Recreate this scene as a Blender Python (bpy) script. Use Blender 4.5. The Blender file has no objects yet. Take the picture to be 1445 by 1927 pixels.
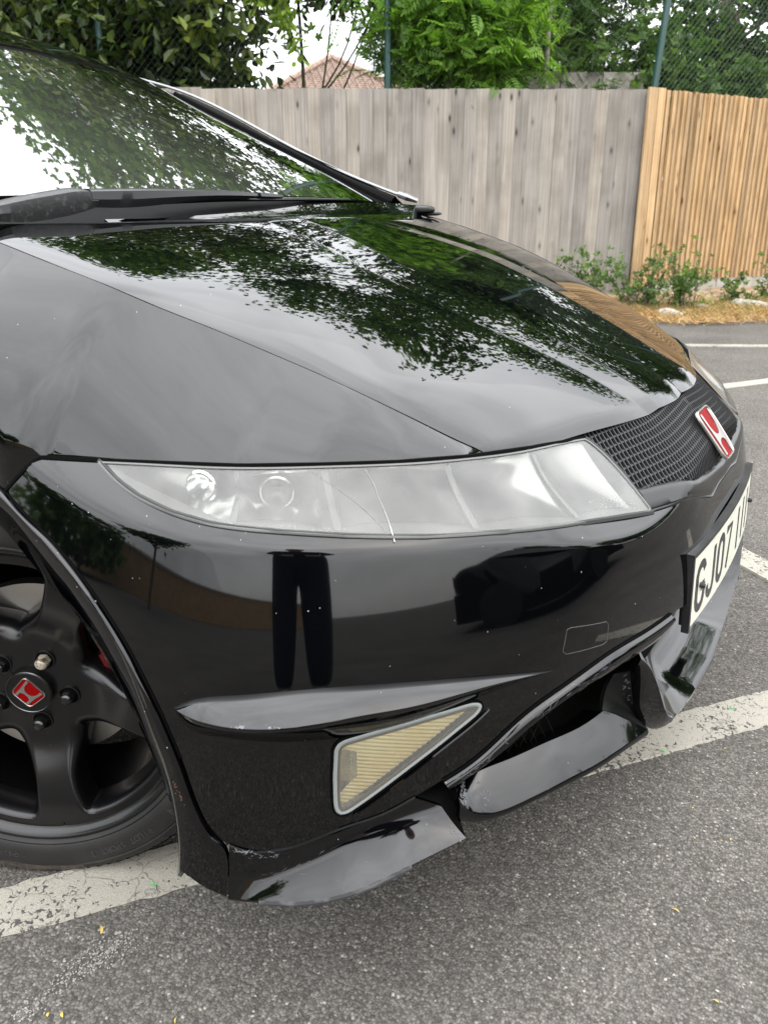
import bpy, bmesh, math, random
import numpy as np
from mathutils import Vector, Matrix
from mathutils.bvhtree import BVHTree

# ------------------------------------------------------------------ camera, sky, sun, exposure
scene = bpy.context.scene
COL = scene.collection
CAM = np.array([0.99124, -1.39696, 0.98368])
YAW, PITCH, ROLL = math.radians(121.783), math.radians(20.966), math.radians(0.212)
f_ = np.array([math.cos(YAW)*math.cos(PITCH), math.sin(YAW)*math.cos(PITCH), -math.sin(PITCH)])
r0 = np.array([math.sin(YAW), -math.cos(YAW), 0.0])
u0 = np.cross(r0, f_)
r_ = math.cos(ROLL)*r0 + math.sin(ROLL)*u0
u_ = -math.sin(ROLL)*r0 + math.cos(ROLL)*u0
cam = bpy.data.cameras.new("camera")
cam.sensor_fit = 'VERTICAL'
cam.sensor_height = 36.0
cam.lens = 36.0*1486.18/1927.0
cam.clip_start = 0.02
cam.clip_end = 2000
cam_ob = bpy.data.objects.new("camera", cam)
COL.objects.link(cam_ob)
cam_ob.matrix_world = Matrix(((r_[0], u_[0], -f_[0], CAM[0]), (r_[1], u_[1], -f_[1], CAM[1]),
                              (r_[2], u_[2], -f_[2], CAM[2]), (0, 0, 0, 1)))
cam.dof.use_dof = True
cam.dof.focus_distance = 1.35
cam.dof.aperture_fstop = 9.0
scene.camera = cam_ob

SUN_EL, SUN_AZ = math.radians(52), math.radians(-20)   # azimuth measured from +X towards +Y
world = bpy.data.worlds.new("World")
scene.world = world
world.use_nodes = True
wn, wl = world.node_tree.nodes, world.node_tree.links
wn.clear()
wo = wn.new('ShaderNodeOutputWorld')
bg = wn.new('ShaderNodeBackground')
sky = wn.new('ShaderNodeTexSky')
sky.sky_type = 'NISHITA'
sky.sun_disc = False
sky.sun_elevation = SUN_EL
sky.sun_rotation = math.radians(90) - SUN_AZ
sky.dust_density = 3.0
tc = wn.new('ShaderNodeTexCoord')
mp = wn.new('ShaderNodeMapping')
mp.inputs['Scale'].default_value = (1.0, 1.0, 2.2)
wl.new(tc.outputs['Generated'], mp.inputs['Vector'])
nz = wn.new('ShaderNodeTexNoise')
nz.inputs['Scale'].default_value = 2.1
nz.inputs['Detail'].default_value = 7
nz.inputs['Roughness'].default_value = 0.55
nz.inputs['Distortion'].default_value = 0.35
wl.new(mp.outputs[0], nz.inputs['Vector'])
cr = wn.new('ShaderNodeValToRGB')           # cloud deck: grey undersides to bright white
cr.color_ramp.elements[0].position = 0.33
cr.color_ramp.elements[0].color = (6.6, 6.75, 6.95, 1)
cr.color_ramp.elements[1].position = 0.68
cr.color_ramp.elements[1].color = (10.6, 10.7, 10.8, 1)
wl.new(nz.outputs['Fac'], cr.inputs[0])
mx = wn.new('ShaderNodeMix')
mx.data_type = 'RGBA'
mx.inputs[0].default_value = 0.88
wl.new(sky.outputs[0], mx.inputs[6])
wl.new(cr.outputs[0], mx.inputs[7])
# an overcast sky is brighter overhead than at the horizon
sx = wn.new('ShaderNodeSeparateXYZ')
wl.new(tc.outputs['Generated'], sx.inputs[0])
gr = wn.new('ShaderNodeMapRange')
gr.inputs[1].default_value = 0.0
gr.inputs[2].default_value = 1.0
gr.inputs[3].default_value = 0.58
gr.inputs[4].default_value = 2.0
wl.new(sx.outputs[2], gr.inputs[0])
vm = wn.new('ShaderNodeVectorMath')
vm.operation = 'SCALE'
wl.new(mx.outputs[2], vm.inputs[0])
wl.new(gr.outputs[0], vm.inputs['Scale'])
wl.new(vm.outputs[0], bg.inputs[0])
bg.inputs[1].default_value = 0.13
wl.new(bg.outputs[0], wo.inputs[0])

sun = bpy.data.lights.new("sun", 'SUN')
sun.energy = 0.5
sun.angle = math.radians(140)
sun.color = (1.0, 0.96, 0.90)
sun_ob = bpy.data.objects.new("sun", sun)
COL.objects.link(sun_ob)
sd = Vector((math.cos(SUN_EL)*math.cos(SUN_AZ), math.cos(SUN_EL)*math.sin(SUN_AZ), math.sin(SUN_EL)))
sun_ob.rotation_euler = sd.to_track_quat('Z', 'Y').to_euler()
sun_ob.location = (20, -10, 30)

vs = scene.view_settings
vs.view_transform = 'Standard'
vs.look = 'None'
vs.exposure = 1.62
vs.gamma = 1.0
vs.use_curve_mapping = False
scene.cycles.max_bounces = 10
scene.cycles.transparent_max_bounces = 24
scene.cycles.use_denoising = True
scene.cycles.sample_clamp_indirect = 8.0

random.seed(7)
RNG = np.random.default_rng(11)

# ------------------------------------------------------------------ helpers
def tag(o, label=None, cat=None, group=None, kind=None):
    if label: o['label'] = label
    if cat: o['category'] = cat
    if group: o['group'] = group
    if kind: o['kind'] = kind
    return o

def empty(name, loc=(0, 0, 0), rz=0.0, parent=None):
    o = bpy.data.objects.new(name, None)
    o.empty_display_size = 0.1
    COL.objects.link(o)
    o.location = loc
    o.rotation_euler = (0, 0, rz)
    if parent: o.parent = parent
    return o

def mesh_ob(name, V, Fc, mat=None, parent=None, smooth=True, sharp=None):
    me = bpy.data.meshes.new(name)
    me.from_pydata([tuple(map(float, v)) for v in V], [], [tuple(int(i) for i in f) for f in Fc])
    me.update()
    if smooth:
        me.shade_smooth()
        if sharp is not None:
            me.set_sharp_from_angle(angle=math.radians(sharp))
    if mat: me.materials.append(mat)
    o = bpy.data.objects.new(name, me)
    COL.objects.link(o)
    if parent: o.parent = parent
    return o

def big_mesh(name, V, Q, mat, parent=None, smooth=False, tint=None):
    """fast mesh from numpy: V (n,3), Q (m,k) same-size polygons"""
    me = bpy.data.meshes.new(name)
    m, k = Q.shape
    me.vertices.add(len(V)); me.vertices.foreach_set('co', np.ascontiguousarray(V, dtype=np.float32).ravel())
    me.loops.add(m*k); me.loops.foreach_set('vertex_index', np.ascontiguousarray(Q, dtype=np.int32).ravel())
    me.polygons.add(m)
    me.polygons.foreach_set('loop_start', np.arange(0, m*k, k, dtype=np.int32))
    me.polygons.foreach_set('use_smooth', np.full(m, smooth, dtype=bool))
    if tint is not None:
        at = me.attributes.new('tint', 'FLOAT', 'POINT')
        at.data.foreach_set('value', np.ascontiguousarray(tint, dtype=np.float32))
    me.update(calc_edges=True)
    me.materials.append(mat)
    o = bpy.data.objects.new(name, me)
    COL.objects.link(o)
    if parent: o.parent = parent
    return o

class MB:
    """collects shapes into one mesh"""
    def __init__(s): s.V = []; s.F = []
    def add(s, V, F):
        b = len(s.V); s.V += [tuple(v) for v in V]; s.F += [tuple(i+b for i in f) for f in F]
    def box(s, c, d, R=None):
        c = np.array(c, float); d = np.array(d, float)/2
        R = np.eye(3) if R is None else np.array(R)
        P = [c + R @ (d*np.array(q)) for q in ((-1,-1,-1),(1,-1,-1),(1,1,-1),(-1,1,-1),(-1,-1,1),(1,-1,1),(1,1,1),(-1,1,1))]
        s.add(P, [(0,3,2,1),(4,5,6,7),(0,1,5,4),(1,2,6,5),(2,3,7,6),(3,0,4,7)])
    def grid(s, P, close_u=False, close_v=False):
        n, m = P.shape[:2]
        F = []
        for i in range(n if close_u else n-1):
            for j in range(m if close_v else m-1):
                F.append((i*m+j, ((i+1) % n)*m+j, ((i+1) % n)*m+(j+1) % m, i*m+(j+1) % m))
        s.add(P.reshape(-1, 3), F)
    def tube(s, pts, rad, seg=8, cap=True):
        pts = np.array(pts, float); n = len(pts)
        rad = np.broadcast_to(np.array(rad, float), (n,))
        T = np.gradient(pts, axis=0); T /= np.linalg.norm(T, axis=1)[:, None]+1e-12
        up = np.array([0, 0, 1.0])
        if abs(T[0] @ up) > 0.9: up = np.array([1.0, 0, 0])
        rows = []
        a = np.cross(up, T[0]); a /= np.linalg.norm(a)
        for i in range(n):
            a = a - (a @ T[i])*T[i]; a /= np.linalg.norm(a)+1e-12
            b = np.cross(T[i], a)
            th = np.arange(seg)*2*np.pi/seg
            rows.append(pts[i] + rad[i]*(np.cos(th)[:, None]*a + np.sin(th)[:, None]*b))
        base = len(s.V)
        s.grid(np.array(rows), close_v=True)
        if cap:
            s.F.append(tuple(base+j for j in range(seg))[::-1]); s.F.append(tuple(base+(n-1)*seg+j for j in range(seg)))
    def build(s, name, mat, parent=None, smooth=True, sharp=35):
        return mesh_ob(name, s.V, s.F, mat, parent, smooth, sharp)

def orient(o, ref):
    """turn every face of a sheet away from the point ref"""
    bm = bmesh.new(); bm.from_mesh(o.data)
    bmesh.ops.recalc_face_normals(bm, faces=bm.faces)
    if sum(f.normal.dot(f.calc_center_median()-Vector(ref))*f.calc_area() for f in bm.faces) < 0: bmesh.ops.reverse_faces(bm, faces=bm.faces)
    bm.to_mesh(o.data); bm.free(); return o

def ncs(t, y):
    """natural cubic spline through (t, y)"""
    t = np.asarray(t, float); y = np.asarray(y, float); one = y.ndim == 1
    if one: y = y[:, None]
    n = len(t); h = np.diff(t)
    A = np.eye(n); B = np.zeros((n, y.shape[1]))
    for i in range(1, n-1):
        A[i, i-1] = h[i-1]; A[i, i] = 2*(h[i-1]+h[i]); A[i, i+1] = h[i]
        B[i] = 6*((y[i+1]-y[i])/h[i]-(y[i]-y[i-1])/h[i-1])
    M = np.linalg.solve(A, B)
    def f(x):
        x = np.atleast_1d(np.asarray(x, float)); i = np.clip(np.searchsorted(t, x)-1, 0, n-2)
        d = (x-t[i])[:, None]; hi = h[i][:, None]
        r = y[i]+((y[i+1]-y[i])/hi-hi*(2*M[i]+M[i+1])/6)*d+M[i]/2*d*d+(M[i+1]-M[i])/(6*hi)*d**3
        return r[:, 0] if one else r
    return f

def resamp(pts, n, spline=True):
    """n points evenly along the curve through pts"""
    pts = np.array(pts, float)
    t = np.concatenate([[0], np.cumsum(np.linalg.norm(np.diff(pts, axis=0), axis=1))]); t /= t[-1]
    x = np.linspace(0, 1, n)
    if spline and len(pts) > 2:
        m = ncs(t, pts)(np.linspace(0, 1, 600))
        q = np.concatenate([[0], np.cumsum(np.linalg.norm(np.diff(m, axis=0), axis=1))]); q /= q[-1]
        return np.stack([np.interp(x, q, m[:, k]) for k in range(m.shape[1])], 1)
    return np.stack([np.interp(x, t, pts[:, k]) for k in range(pts.shape[1])], 1)

def coons(top, bot, lef, rig):
    """top/bot run left to right (m), lef/rig run bottom to top (n); returns (n,m,k)"""
    n, m = len(lef), len(top)
    b = np.linspace(0, 1, n)[:, None, None]; a = np.linspace(0, 1, m)[None, :, None]
    return ((1-b)*bot[None]+b*top[None] + (1-a)*lef[:, None]+a*rig[:, None]
            - ((1-a)*(1-b)*bot[0]+a*(1-b)*bot[-1]+(1-a)*b*top[0]+a*b*top[-1]))

# ------------------------------------------------------------------ materials
def mat(name, col, rough=0.5, metal=0.0, spec=0.5, coat=0.0, coat_rough=0.03, var=None, bump=None, trans=0.0, ior=1.5):
    """var = (scale, other colour, lo, hi): noise mix of two colours;  bump = (scale, strength, distance)"""
    m = bpy.data.materials.new(name)
    m.use_nodes = True
    nt = m.node_tree; N, L = nt.nodes, nt.links
    p = N['Principled BSDF']
    p.inputs['Base Color'].default_value = (*col, 1)
    p.inputs['Roughness'].default_value = rough
    p.inputs['Metallic'].default_value = metal
    p.inputs['Specular IOR Level'].default_value = spec
    p.inputs['Coat Weight'].default_value = coat
    p.inputs['Coat Roughness'].default_value = coat_rough
    p.inputs['Transmission Weight'].default_value = trans
    p.inputs['IOR'].default_value = ior
    t = N.new('ShaderNodeTexCoord')
    if var:
        n = N.new('ShaderNodeTexNoise'); n.inputs['Scale'].default_value = var[0]; n.inputs['Detail'].default_value = 6
        L.new(t.outputs['Object'], n.inputs['Vector'])
        r = N.new('ShaderNodeValToRGB')
        r.color_ramp.elements[0].position = var[2]; r.color_ramp.elements[1].position = var[3]
        r.color_ramp.elements[0].color = (*col, 1); r.color_ramp.elements[1].color = (*var[1], 1)
        L.new(n.outputs['Fac'], r.inputs[0]); L.new(r.outputs[0], p.inputs['Base Color'])
    if bump:
        n = N.new('ShaderNodeTexNoise'); n.inputs['Scale'].default_value = bump[0]; n.inputs['Detail'].default_value = 5
        L.new(t.outputs['Object'], n.inputs['Vector'])
        b = N.new('ShaderNodeBump'); b.inputs['Strength'].default_value = bump[1]; b.inputs['Distance'].default_value = bump[2]
        L.new(n.outputs['Fac'], b.inputs['Height']); L.new(b.outputs[0], p.inputs['Normal'])
    return m

def nodes(m): return m.node_tree.nodes, m.node_tree.links, m.node_tree.nodes['Principled BSDF']
def nd(N, t, **kw):
    n = N.new(t)
    for k, v in kw.items():
        if k in n.inputs.keys(): n.inputs[k].default_value = v
        else: setattr(n, k, v)
    return n
def ramp(N, L, src, stops):
    r = N.new('ShaderNodeValToRGB')
    e = r.color_ramp.elements
    while len(e) < len(stops): e.new(0.5)
    for i, (p, c) in enumerate(stops):
        e[i].position = p; e[i].color = (*c, 1) if len(c) == 3 else c
    L.new(src, r.inputs[0]); return r
def mixc(N, L, fac, a, b):
    m = N.new('ShaderNodeMix'); m.data_type = 'RGBA'
    for s, i in ((fac, 0), (a, 6), (b, 7)):
        if hasattr(s, 'is_linked'): L.new(s, m.inputs[i])
        elif isinstance(s, (int, float)): m.inputs[i].default_value = s
        else: m.inputs[i].default_value = (*s, 1)
    return m.outputs[2]
def math_(N, L, op, a, b=0.0):
    m = N.new('ShaderNodeMath'); m.operation = op
    for i, s in enumerate((a, b)):
        if hasattr(s, 'is_linked'): L.new(s, m.inputs[i])
        else: m.inputs[i].default_value = s
    return m.outputs[0]

def paint_mat(name, chips=0.5, rough=0.011):
    m = mat(name, (0.0007, 0.0008, 0.0011), 0.4, 0.0, 0.0, 1.0, rough)
    m.node_tree.nodes['Principled BSDF'].inputs['Coat IOR'].default_value = 1.5
    N, L, p = nodes(m)
    t = nd(N, 'ShaderNodeTexCoord')
    # stone chips and dust specks: rare random cells of a fine cell pattern
    v = nd(N, 'ShaderNodeTexVoronoi', Scale=105.0)
    L.new(t.outputs['Object'], v.inputs['Vector'])
    sep = nd(N, 'ShaderNodeSeparateColor'); L.new(v.outputs['Color'], sep.inputs[0])
    pick = math_(N, L, 'GREATER_THAN', sep.outputs[0], 1.0-0.14*chips)
    size = math_(N, L, 'MULTIPLY', sep.outputs[1], 0.085)
    near = math_(N, L, 'LESS_THAN', v.outputs['Distance'], size)
    chip = math_(N, L, 'MULTIPLY', pick, near)
    L.new(mixc(N, L, chip, (0.0007, 0.0008, 0.0011), (0.32, 0.33, 0.35)), p.inputs['Base Color'])
    L.new(math_(N, L, 'SUBTRACT', 1.0, chip), p.inputs['Coat Weight'])
    # faint haze of dust dulls the clear coat unevenly
    n = nd(N, 'ShaderNodeTexNoise', Scale=5.0, Detail=8.0)
    L.new(t.outputs['Object'], n.inputs['Vector'])
    rr = ramp(N, L, n.outputs['Fac'], [(0.35, (rough,)*3), (0.75, (rough+0.012,)*3)])
    L.new(rr.outputs[0], p.inputs['Coat Roughness'])
    return m

M = {}
M['paint'] = paint_mat('black_car_paint', 0.35)
M['bumper'] = paint_mat('chipped_black_bumper_paint', 1.3, 0.032)
M['lip'] = paint_mat('scuffed_black_lip_paint', 0.9, 0.05)
M['gap'] = mat('black_gap', (0.0015, 0.0015, 0.0015), 0.9, spec=0.05)
M['seal'] = mat('black_rubber_seal', (0.012, 0.012, 0.012), 0.6)
M['plastic'] = mat('black_trim_plastic', (0.010, 0.010, 0.0105), 0.42, spec=.35, var=(30, (0.024, 0.024, 0.024), 0.45, 0.8), bump=(900, 0.15, 0.0006))
M['mesh'] = mat('black_mesh_plastic', (0.009, 0.009, 0.0095), 0.45, spec=.3)
M['gloss'] = mat('gloss_grey_black_surround', (0.004, 0.004, 0.0038), 0.3, spec=.12, coat=.3, coat_rough=0.08)
M['lip_black'] = mat('scuffed_black_plastic', (0.003, 0.003, 0.003), 0.5, spec=.15)
M['bare_lens'] = mat('lens_bloom', (0.30, 0.30, 0.29), 0.8)
M['chrome'] = mat('chrome', (0.75, 0.76, 0.77), 0.12, 1.0)
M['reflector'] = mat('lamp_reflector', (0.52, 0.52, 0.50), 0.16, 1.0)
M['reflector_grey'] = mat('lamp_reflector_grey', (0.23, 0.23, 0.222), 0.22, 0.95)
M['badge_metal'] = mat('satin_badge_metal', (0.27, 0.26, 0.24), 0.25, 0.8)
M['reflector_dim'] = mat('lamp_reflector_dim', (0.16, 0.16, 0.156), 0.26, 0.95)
M['mouth_wire'] = mat('brown_dusty_mesh', (0.006, 0.005, 0.0042), 0.9, spec=.1)
M['red'] = mat('red_enamel', (0.155, 0.0014, 0.0022), 0.45, spec=.03)
M['plate'] = mat('plate_white', (0.50, 0.50, 0.43), 0.4, spec=.3, var=(40, (0.46, 0.455, 0.37), 0.4, 0.8))
M['plate_black'] = mat('plate_letter_black', (0.012, 0.012, 0.014), 0.4)
M['wheel'] = mat('satin_black_alloy', (0.0022, 0.0022, 0.0026), 0.27, 0.0, 0.36, coat=0.12, coat_rough=0.12, bump=(60, 0.03, 0.001))
M['nut'] = mat('dark_steel_nut', (0.05, 0.05, 0.05), 0.2, 0.9)
M['nut_worn'] = mat('corroded_nut', (0.42, 0.38, 0.31), 0.55, 0.6, var=(160, (0.10, 0.07, 0.04), 0.5, 0.6), bump=(300, 0.5, 0.001))
M['rubber'] = mat('tyre_rubber', (0.0095, 0.0092, 0.009), 0.6, spec=.35, var=(16, (0.021, 0.019, 0.0165), 0.45, 0.78), bump=(220, 0.25, 0.0008))
M['rubber_text'] = mat('tyre_lettering_rubber', (0.026, 0.026, 0.026), 0.55)
M['mud'] = mat('dried_mud', (0.06, 0.042, 0.027), 0.95, var=(120, (0.02, 0.019, 0.018), 0.40, 0.62))
M['disc'] = mat('brake_disc_steel', (0.42, 0.40, 0.37), 0.34, 1.0)
M['rust'] = mat('rusty_hub', (0.09, 0.035, 0.02), 0.85, var=(40, (0.03, 0.018, 0.014), 0.4, 0.7))
M['caliper'] = mat('red_caliper', (0.09, 0.005, 0.006), 0.5, spec=.2)
M['dark'] = mat('dark_void', (0.002, 0.002, 0.002), 0.9, spec=0.05)
M['dash'] = mat('dashboard', (0.018, 0.02, 0.02), 0.7)
M['silver_trim'] = mat('bright_window_trim', (0.20, 0.205, 0.21), 0.3, 1.0)
M['scuff'] = mat('grey_scuffed_primer', (0.035, 0.036, 0.038), 0.7, var=(45, (0.13, 0.133, 0.138), 0.48, 0.75))
M['fog_seal'] = mat('pale_blue_grey_gasket', (0.19, 0.205, 0.202), 0.6, spec=.2)
M['fog_trim'] = mat('tarnished_trim', (0.17, 0.155, 0.13), 0.3, 0.6)

M['fog_lens'] = None
def thin_glass(name, tint, gloss_gain=1.0, dirt_glare=0.03):
    m = bpy.data.materials.new(name); m.use_nodes = True
    N, L = m.node_tree.nodes, m.node_tree.links; N.clear()
    o = nd(N, 'ShaderNodeOutputMaterial')
    tr = nd(N, 'ShaderNodeBsdfTransparent'); tr.inputs[0].default_value = (*tint, 1)
    gl = nd(N, 'ShaderNodeBsdfGlossy', Roughness=0.008)
    df = nd(N, 'ShaderNodeBsdfDiffuse'); df.inputs[0].default_value = (.55, .55, .52, 1)
    fr = nd(N, 'ShaderNodeFresnel', IOR=1.52)
    g = math_(N, L, 'MULTIPLY', fr.outputs[0], gloss_gain)
    g2 = nd(N, 'ShaderNodeClamp'); L.new(g, g2.inputs[0])
    a = nd(N, 'ShaderNodeMixShader'); a.inputs[0].default_value = dirt_glare; L.new(tr.outputs[0], a.inputs[1]); L.new(df.outputs[0], a.inputs[2])  # pale veil: dirt film plus dashboard reflection painted as diffuse colour
    b = nd(N, 'ShaderNodeMixShader'); L.new(g2.outputs[0], b.inputs[0]); L.new(a.outputs[0], b.inputs[1]); L.new(gl.outputs[0], b.inputs[2])
    L.new(b.outputs[0], o.inputs[0]); return m
M['glass'] = thin_glass('tinted_windscreen_glass', (.50, .68, .55), 2.1, .05)
M['dark_glass'] = mat('dark_side_glass', (.006, .008, .008), .03, coat=1)
M['side_glass'] = thin_glass('tinted_side_glass', (.62, .70, .64), 1.0, .01)
M['fog_lens'] = thin_glass('yellowed_fog_lens', (.94, .89, .70), 1.2, .14)
M['fog_rib'] = mat('yellow_stained_ribbed_reflector', (.60, .52, .30), .35, .1, var=(24, (.64, .60, .43), .40, .62))
M['fog_bulb'] = mat('rust_stained_bulb', (.16, .10, .09), .4, var=(90, (.32, .13, .04), .45, .6))
M['outline'] = mat('grey_hairline', (.05, .05, .053), .5)
M['cap'] = mat('black_centre_cap', (.004, .004, .004), .35, spec=.25)
M['liner'] = mat('arch_liner_felt', (.008, .008, .008), .95, spec=.1)
M['pillar'] = mat('black_pillar_trim', (.003, .003, .003), .7, spec=.06)
M['scuttle'] = mat('matt_black_scuttle', (.003, .003, .003), .7, spec=.08)
M['wiper'] = mat('satin_black_wiper', (.004, .004, .0045), .3, spec=.35)
M['wiper_worn'] = mat('weathered_wiper_head', (.008, .008, .0085), .4, spec=.4, var=(90, (.045, .045, .045), .56, .75), bump=(140, .4, .0015))

# ================================================================== SETTING
D2 = np.array([math.cos(YAW), math.sin(YAW)]); R2 = np.array([math.sin(YAW), -math.cos(YAW)])
def at(l, d, z=0.0):
    """point l metres to the right of and d metres beyond where the photographer stands"""
    p = CAM[:2]+D2*d+R2*l
    return np.array([p[0], p[1], z])

# ---- asphalt
def asphalt_mat():
    m = mat('worn_asphalt', (.05, .05, .05), .9, spec=.06)
    N, L, p = nodes(m)
    t = nd(N, 'ShaderNodeTexCoord')
    v = nd(N, 'ShaderNodeTexVoronoi', Scale=250.0); v.inputs['Randomness'].default_value = 1
    n0 = nd(N, 'ShaderNodeTexNoise', Scale=60.0, Detail=3.0); L.new(t.outputs['Object'], n0.inputs['Vector'])
    wv = nd(N, 'ShaderNodeVectorMath', operation='MULTIPLY_ADD'); wv.inputs[1].default_value = (.006, .006, .006)
    L.new(n0.outputs['Color'], wv.inputs[0]); L.new(t.outputs['Object'], wv.inputs[2]); L.new(wv.outputs[0], v.inputs['Vector'])
    sp = nd(N, 'ShaderNodeSeparateColor'); L.new(v.outputs['Color'], sp.inputs[0])
    stone = ramp(N, L, sp.outputs[0], [(0, (.070, .066, .061)), (.5, (.108, .102, .094)), (.85, (.148, .140, .128)), (.975, (.18, .17, .155)), (.995, (.28, .265, .24)), (1, (.34, .32, .29))])
    edge = ramp(N, L, v.outputs['Distance'], [(.25, (1, 1, 1)), (.65, (.66, .66, .66))])
    c = nd(N, 'ShaderNodeMix', data_type='RGBA', blend_type='MULTIPLY'); c.inputs[0].default_value = 1
    L.new(stone.outputs[0], c.inputs[6]); L.new(edge.outputs[0], c.inputs[7])
    n = nd(N, 'ShaderNodeTexNoise', Scale=1.6, Detail=8.0); n.inputs['Roughness'].default_value = .65; L.new(t.outputs['Object'], n.inputs['Vector'])
    big = ramp(N, L, n.outputs['Fac'], [(.3, (.80, .79, .78)), (.7, (1.18, 1.17, 1.15))])
    c2 = nd(N, 'ShaderNodeMix', data_type='RGBA', blend_type='MULTIPLY'); c2.inputs[0].default_value = 1
    L.new(c.outputs[2], c2.inputs[6]); L.new(big.outputs[0], c2.inputs[7])
    # pale chalky scuff patches
    n3 = nd(N, 'ShaderNodeTexNoise', Scale=230.0, Detail=4.0); L.new(t.outputs['Object'], n3.inputs['Vector'])
    L.new(c2.outputs[2], p.inputs['Base Color'])
    b = nd(N, 'ShaderNodeBump', Strength=.6, Distance=.0030)
    hgt = math_(N, L, 'ADD', math_(N, L, 'MULTIPLY', v.outputs['Distance'], -1.0), math_(N, L, 'MULTIPLY', n3.outputs['Fac'], 1.1))
    L.new(hgt, b.inputs['Height']); L.new(b.outputs[0], p.inputs['Normal'])
    rr = ramp(N, L, sp.outputs[1], [(0, (.78,)*3), (1, (.97,)*3)]); L.new(rr.outputs[0], p.inputs['Roughness'])
    return m
M['asphalt'] = asphalt_mat()
g = mesh_ob('asphalt', [(-300, -300, 0), (300, -300, 0), (300, 300, 0), (-300, 300, 0)], [(0, 1, 2, 3)], M['asphalt'], smooth=False)
tag(g, kind='structure')

def line_mat():
    m = mat('worn_road_paint', (.56, .54, .47), .85, spec=.1)
    N, L, p = nodes(m)
    t = nd(N, 'ShaderNodeTexCoord')
    n = nd(N, 'ShaderNodeTexNoise', Scale=95.0, Detail=6.0, Distortion=.9); n.inputs['Roughness'].default_value = .62
    L.new(t.outputs['Object'], n.inputs['Vector'])
    n2 = nd(N, 'ShaderNodeTexNoise', Scale=4.0, Detail=5.0); L.new(t.outputs['Object'], n2.inputs['Vector'])
    thr = math_(N, L, 'ADD', n.outputs['Fac'], math_(N, L, 'MULTIPLY', math_(N, L, 'SUBTRACT', n2.outputs['Fac'], .5), .35))
    r = ramp(N, L, thr, [(.585, (0, 0, 0)), (.62, (1, 1, 1))])
    n4 = nd(N, 'ShaderNodeTexNoise', Scale=420.0, Detail=3.0); L.new(t.outputs['Object'], n4.inputs['Vector'])
    tone = ramp(N, L, n4.outputs['Fac'], [(.3, (.235, .22, .185)), (.7, (.305, .29, .25))])
    cr_ = nd(N, 'ShaderNodeTexVoronoi', Scale=9.0, feature='DISTANCE_TO_EDGE'); 
    wv = nd(N, 'ShaderNodeVectorMath', operation='MULTIPLY_ADD'); wv.inputs[1].default_value = (.12, .12, .12)
    n5 = nd(N, 'ShaderNodeTexNoise', Scale=14.0, Detail=6.0); L.new(t.outputs['Object'], n5.inputs['Vector'])
    L.new(n5.outputs['Color'], wv.inputs[0]); L.new(t.outputs['Object'], wv.inputs[2]); L.new(wv.outputs[0], cr_.inputs['Vector'])
    crack = ramp(N, L, cr_.outputs['Distance'], [(.006, (1, 1, 1)), (.014, (0, 0, 0))])
    anyd = math_(N, L, 'MAXIMUM', r.outputs[0], math_(N, L, 'MULTIPLY', crack.outputs[0], .38))
    L.new(mixc(N, L, anyd, tone.outputs[0], (.062, .058, .056)), p.inputs['Base Color'])
    b = nd(N, 'ShaderNodeBump', Strength=.7, Distance=.002)
    L.new(math_(N, L, 'SUBTRACT', n4.outputs['Fac'], math_(N, L, 'MULTIPLY', anyd, 1.5)), b.inputs['Height']); L.new(b.outputs[0], p.inputs['Normal'])
    return m
M['line'] = line_mat()
def road_line(a, b, w, t0, t1, top=.004):
    n_ = int((t1-t0)/.012); t = np.linspace(t0, t1, n_)
    nv = np.array([math.cos(a), math.sin(a)]); dv = np.array([-nv[1], nv[0]])
    def jag(k): return np.convolve(RNG.normal(0, 1, n_+2), [.25, .5, .25], 'valid')*k
    lo = np.outer(t, dv)+np.outer(b+jag(.0022), nv); hi = np.outer(t, dv)+np.outer(b+w+jag(.0022), nv)
    P = np.stack([np.column_stack([lo, np.full(n_, .0005)]), np.column_stack([lo+nv*.002*np.sign(w), np.full(n_, top)]), np.column_stack([hi-nv*.002*np.sign(w), np.full(n_, top)]), np.column_stack([hi, np.full(n_, .0005)])])
    mb = MB(); mb.grid(P); o = mb.build('painted_line', M['line'], sharp=30)
    bm = bmesh.new(); bm.from_mesh(o.data); bmesh.ops.recalc_face_normals(bm, faces=bm.faces)
    if bm.faces[0].normal.z < 0 and sum(f.normal.z for f in bm.faces) < 0: bmesh.ops.reverse_faces(bm, faces=bm.faces)
    bm.to_mesh(o.data); bm.free()
    tag(o, kind='structure'); return o
road_line(2.49113, -.55399, -.09855, -3.2, 2.9)
road_line(.87955, 1.33022, -.10208, -1.4, 4.5, .008)
road_line(2.57321, 1.81276, -.10076, -4.5, 1.0)
road_line(2.09782, 4.61377, -.10060, -6.0, 4.0, .008)

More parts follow.
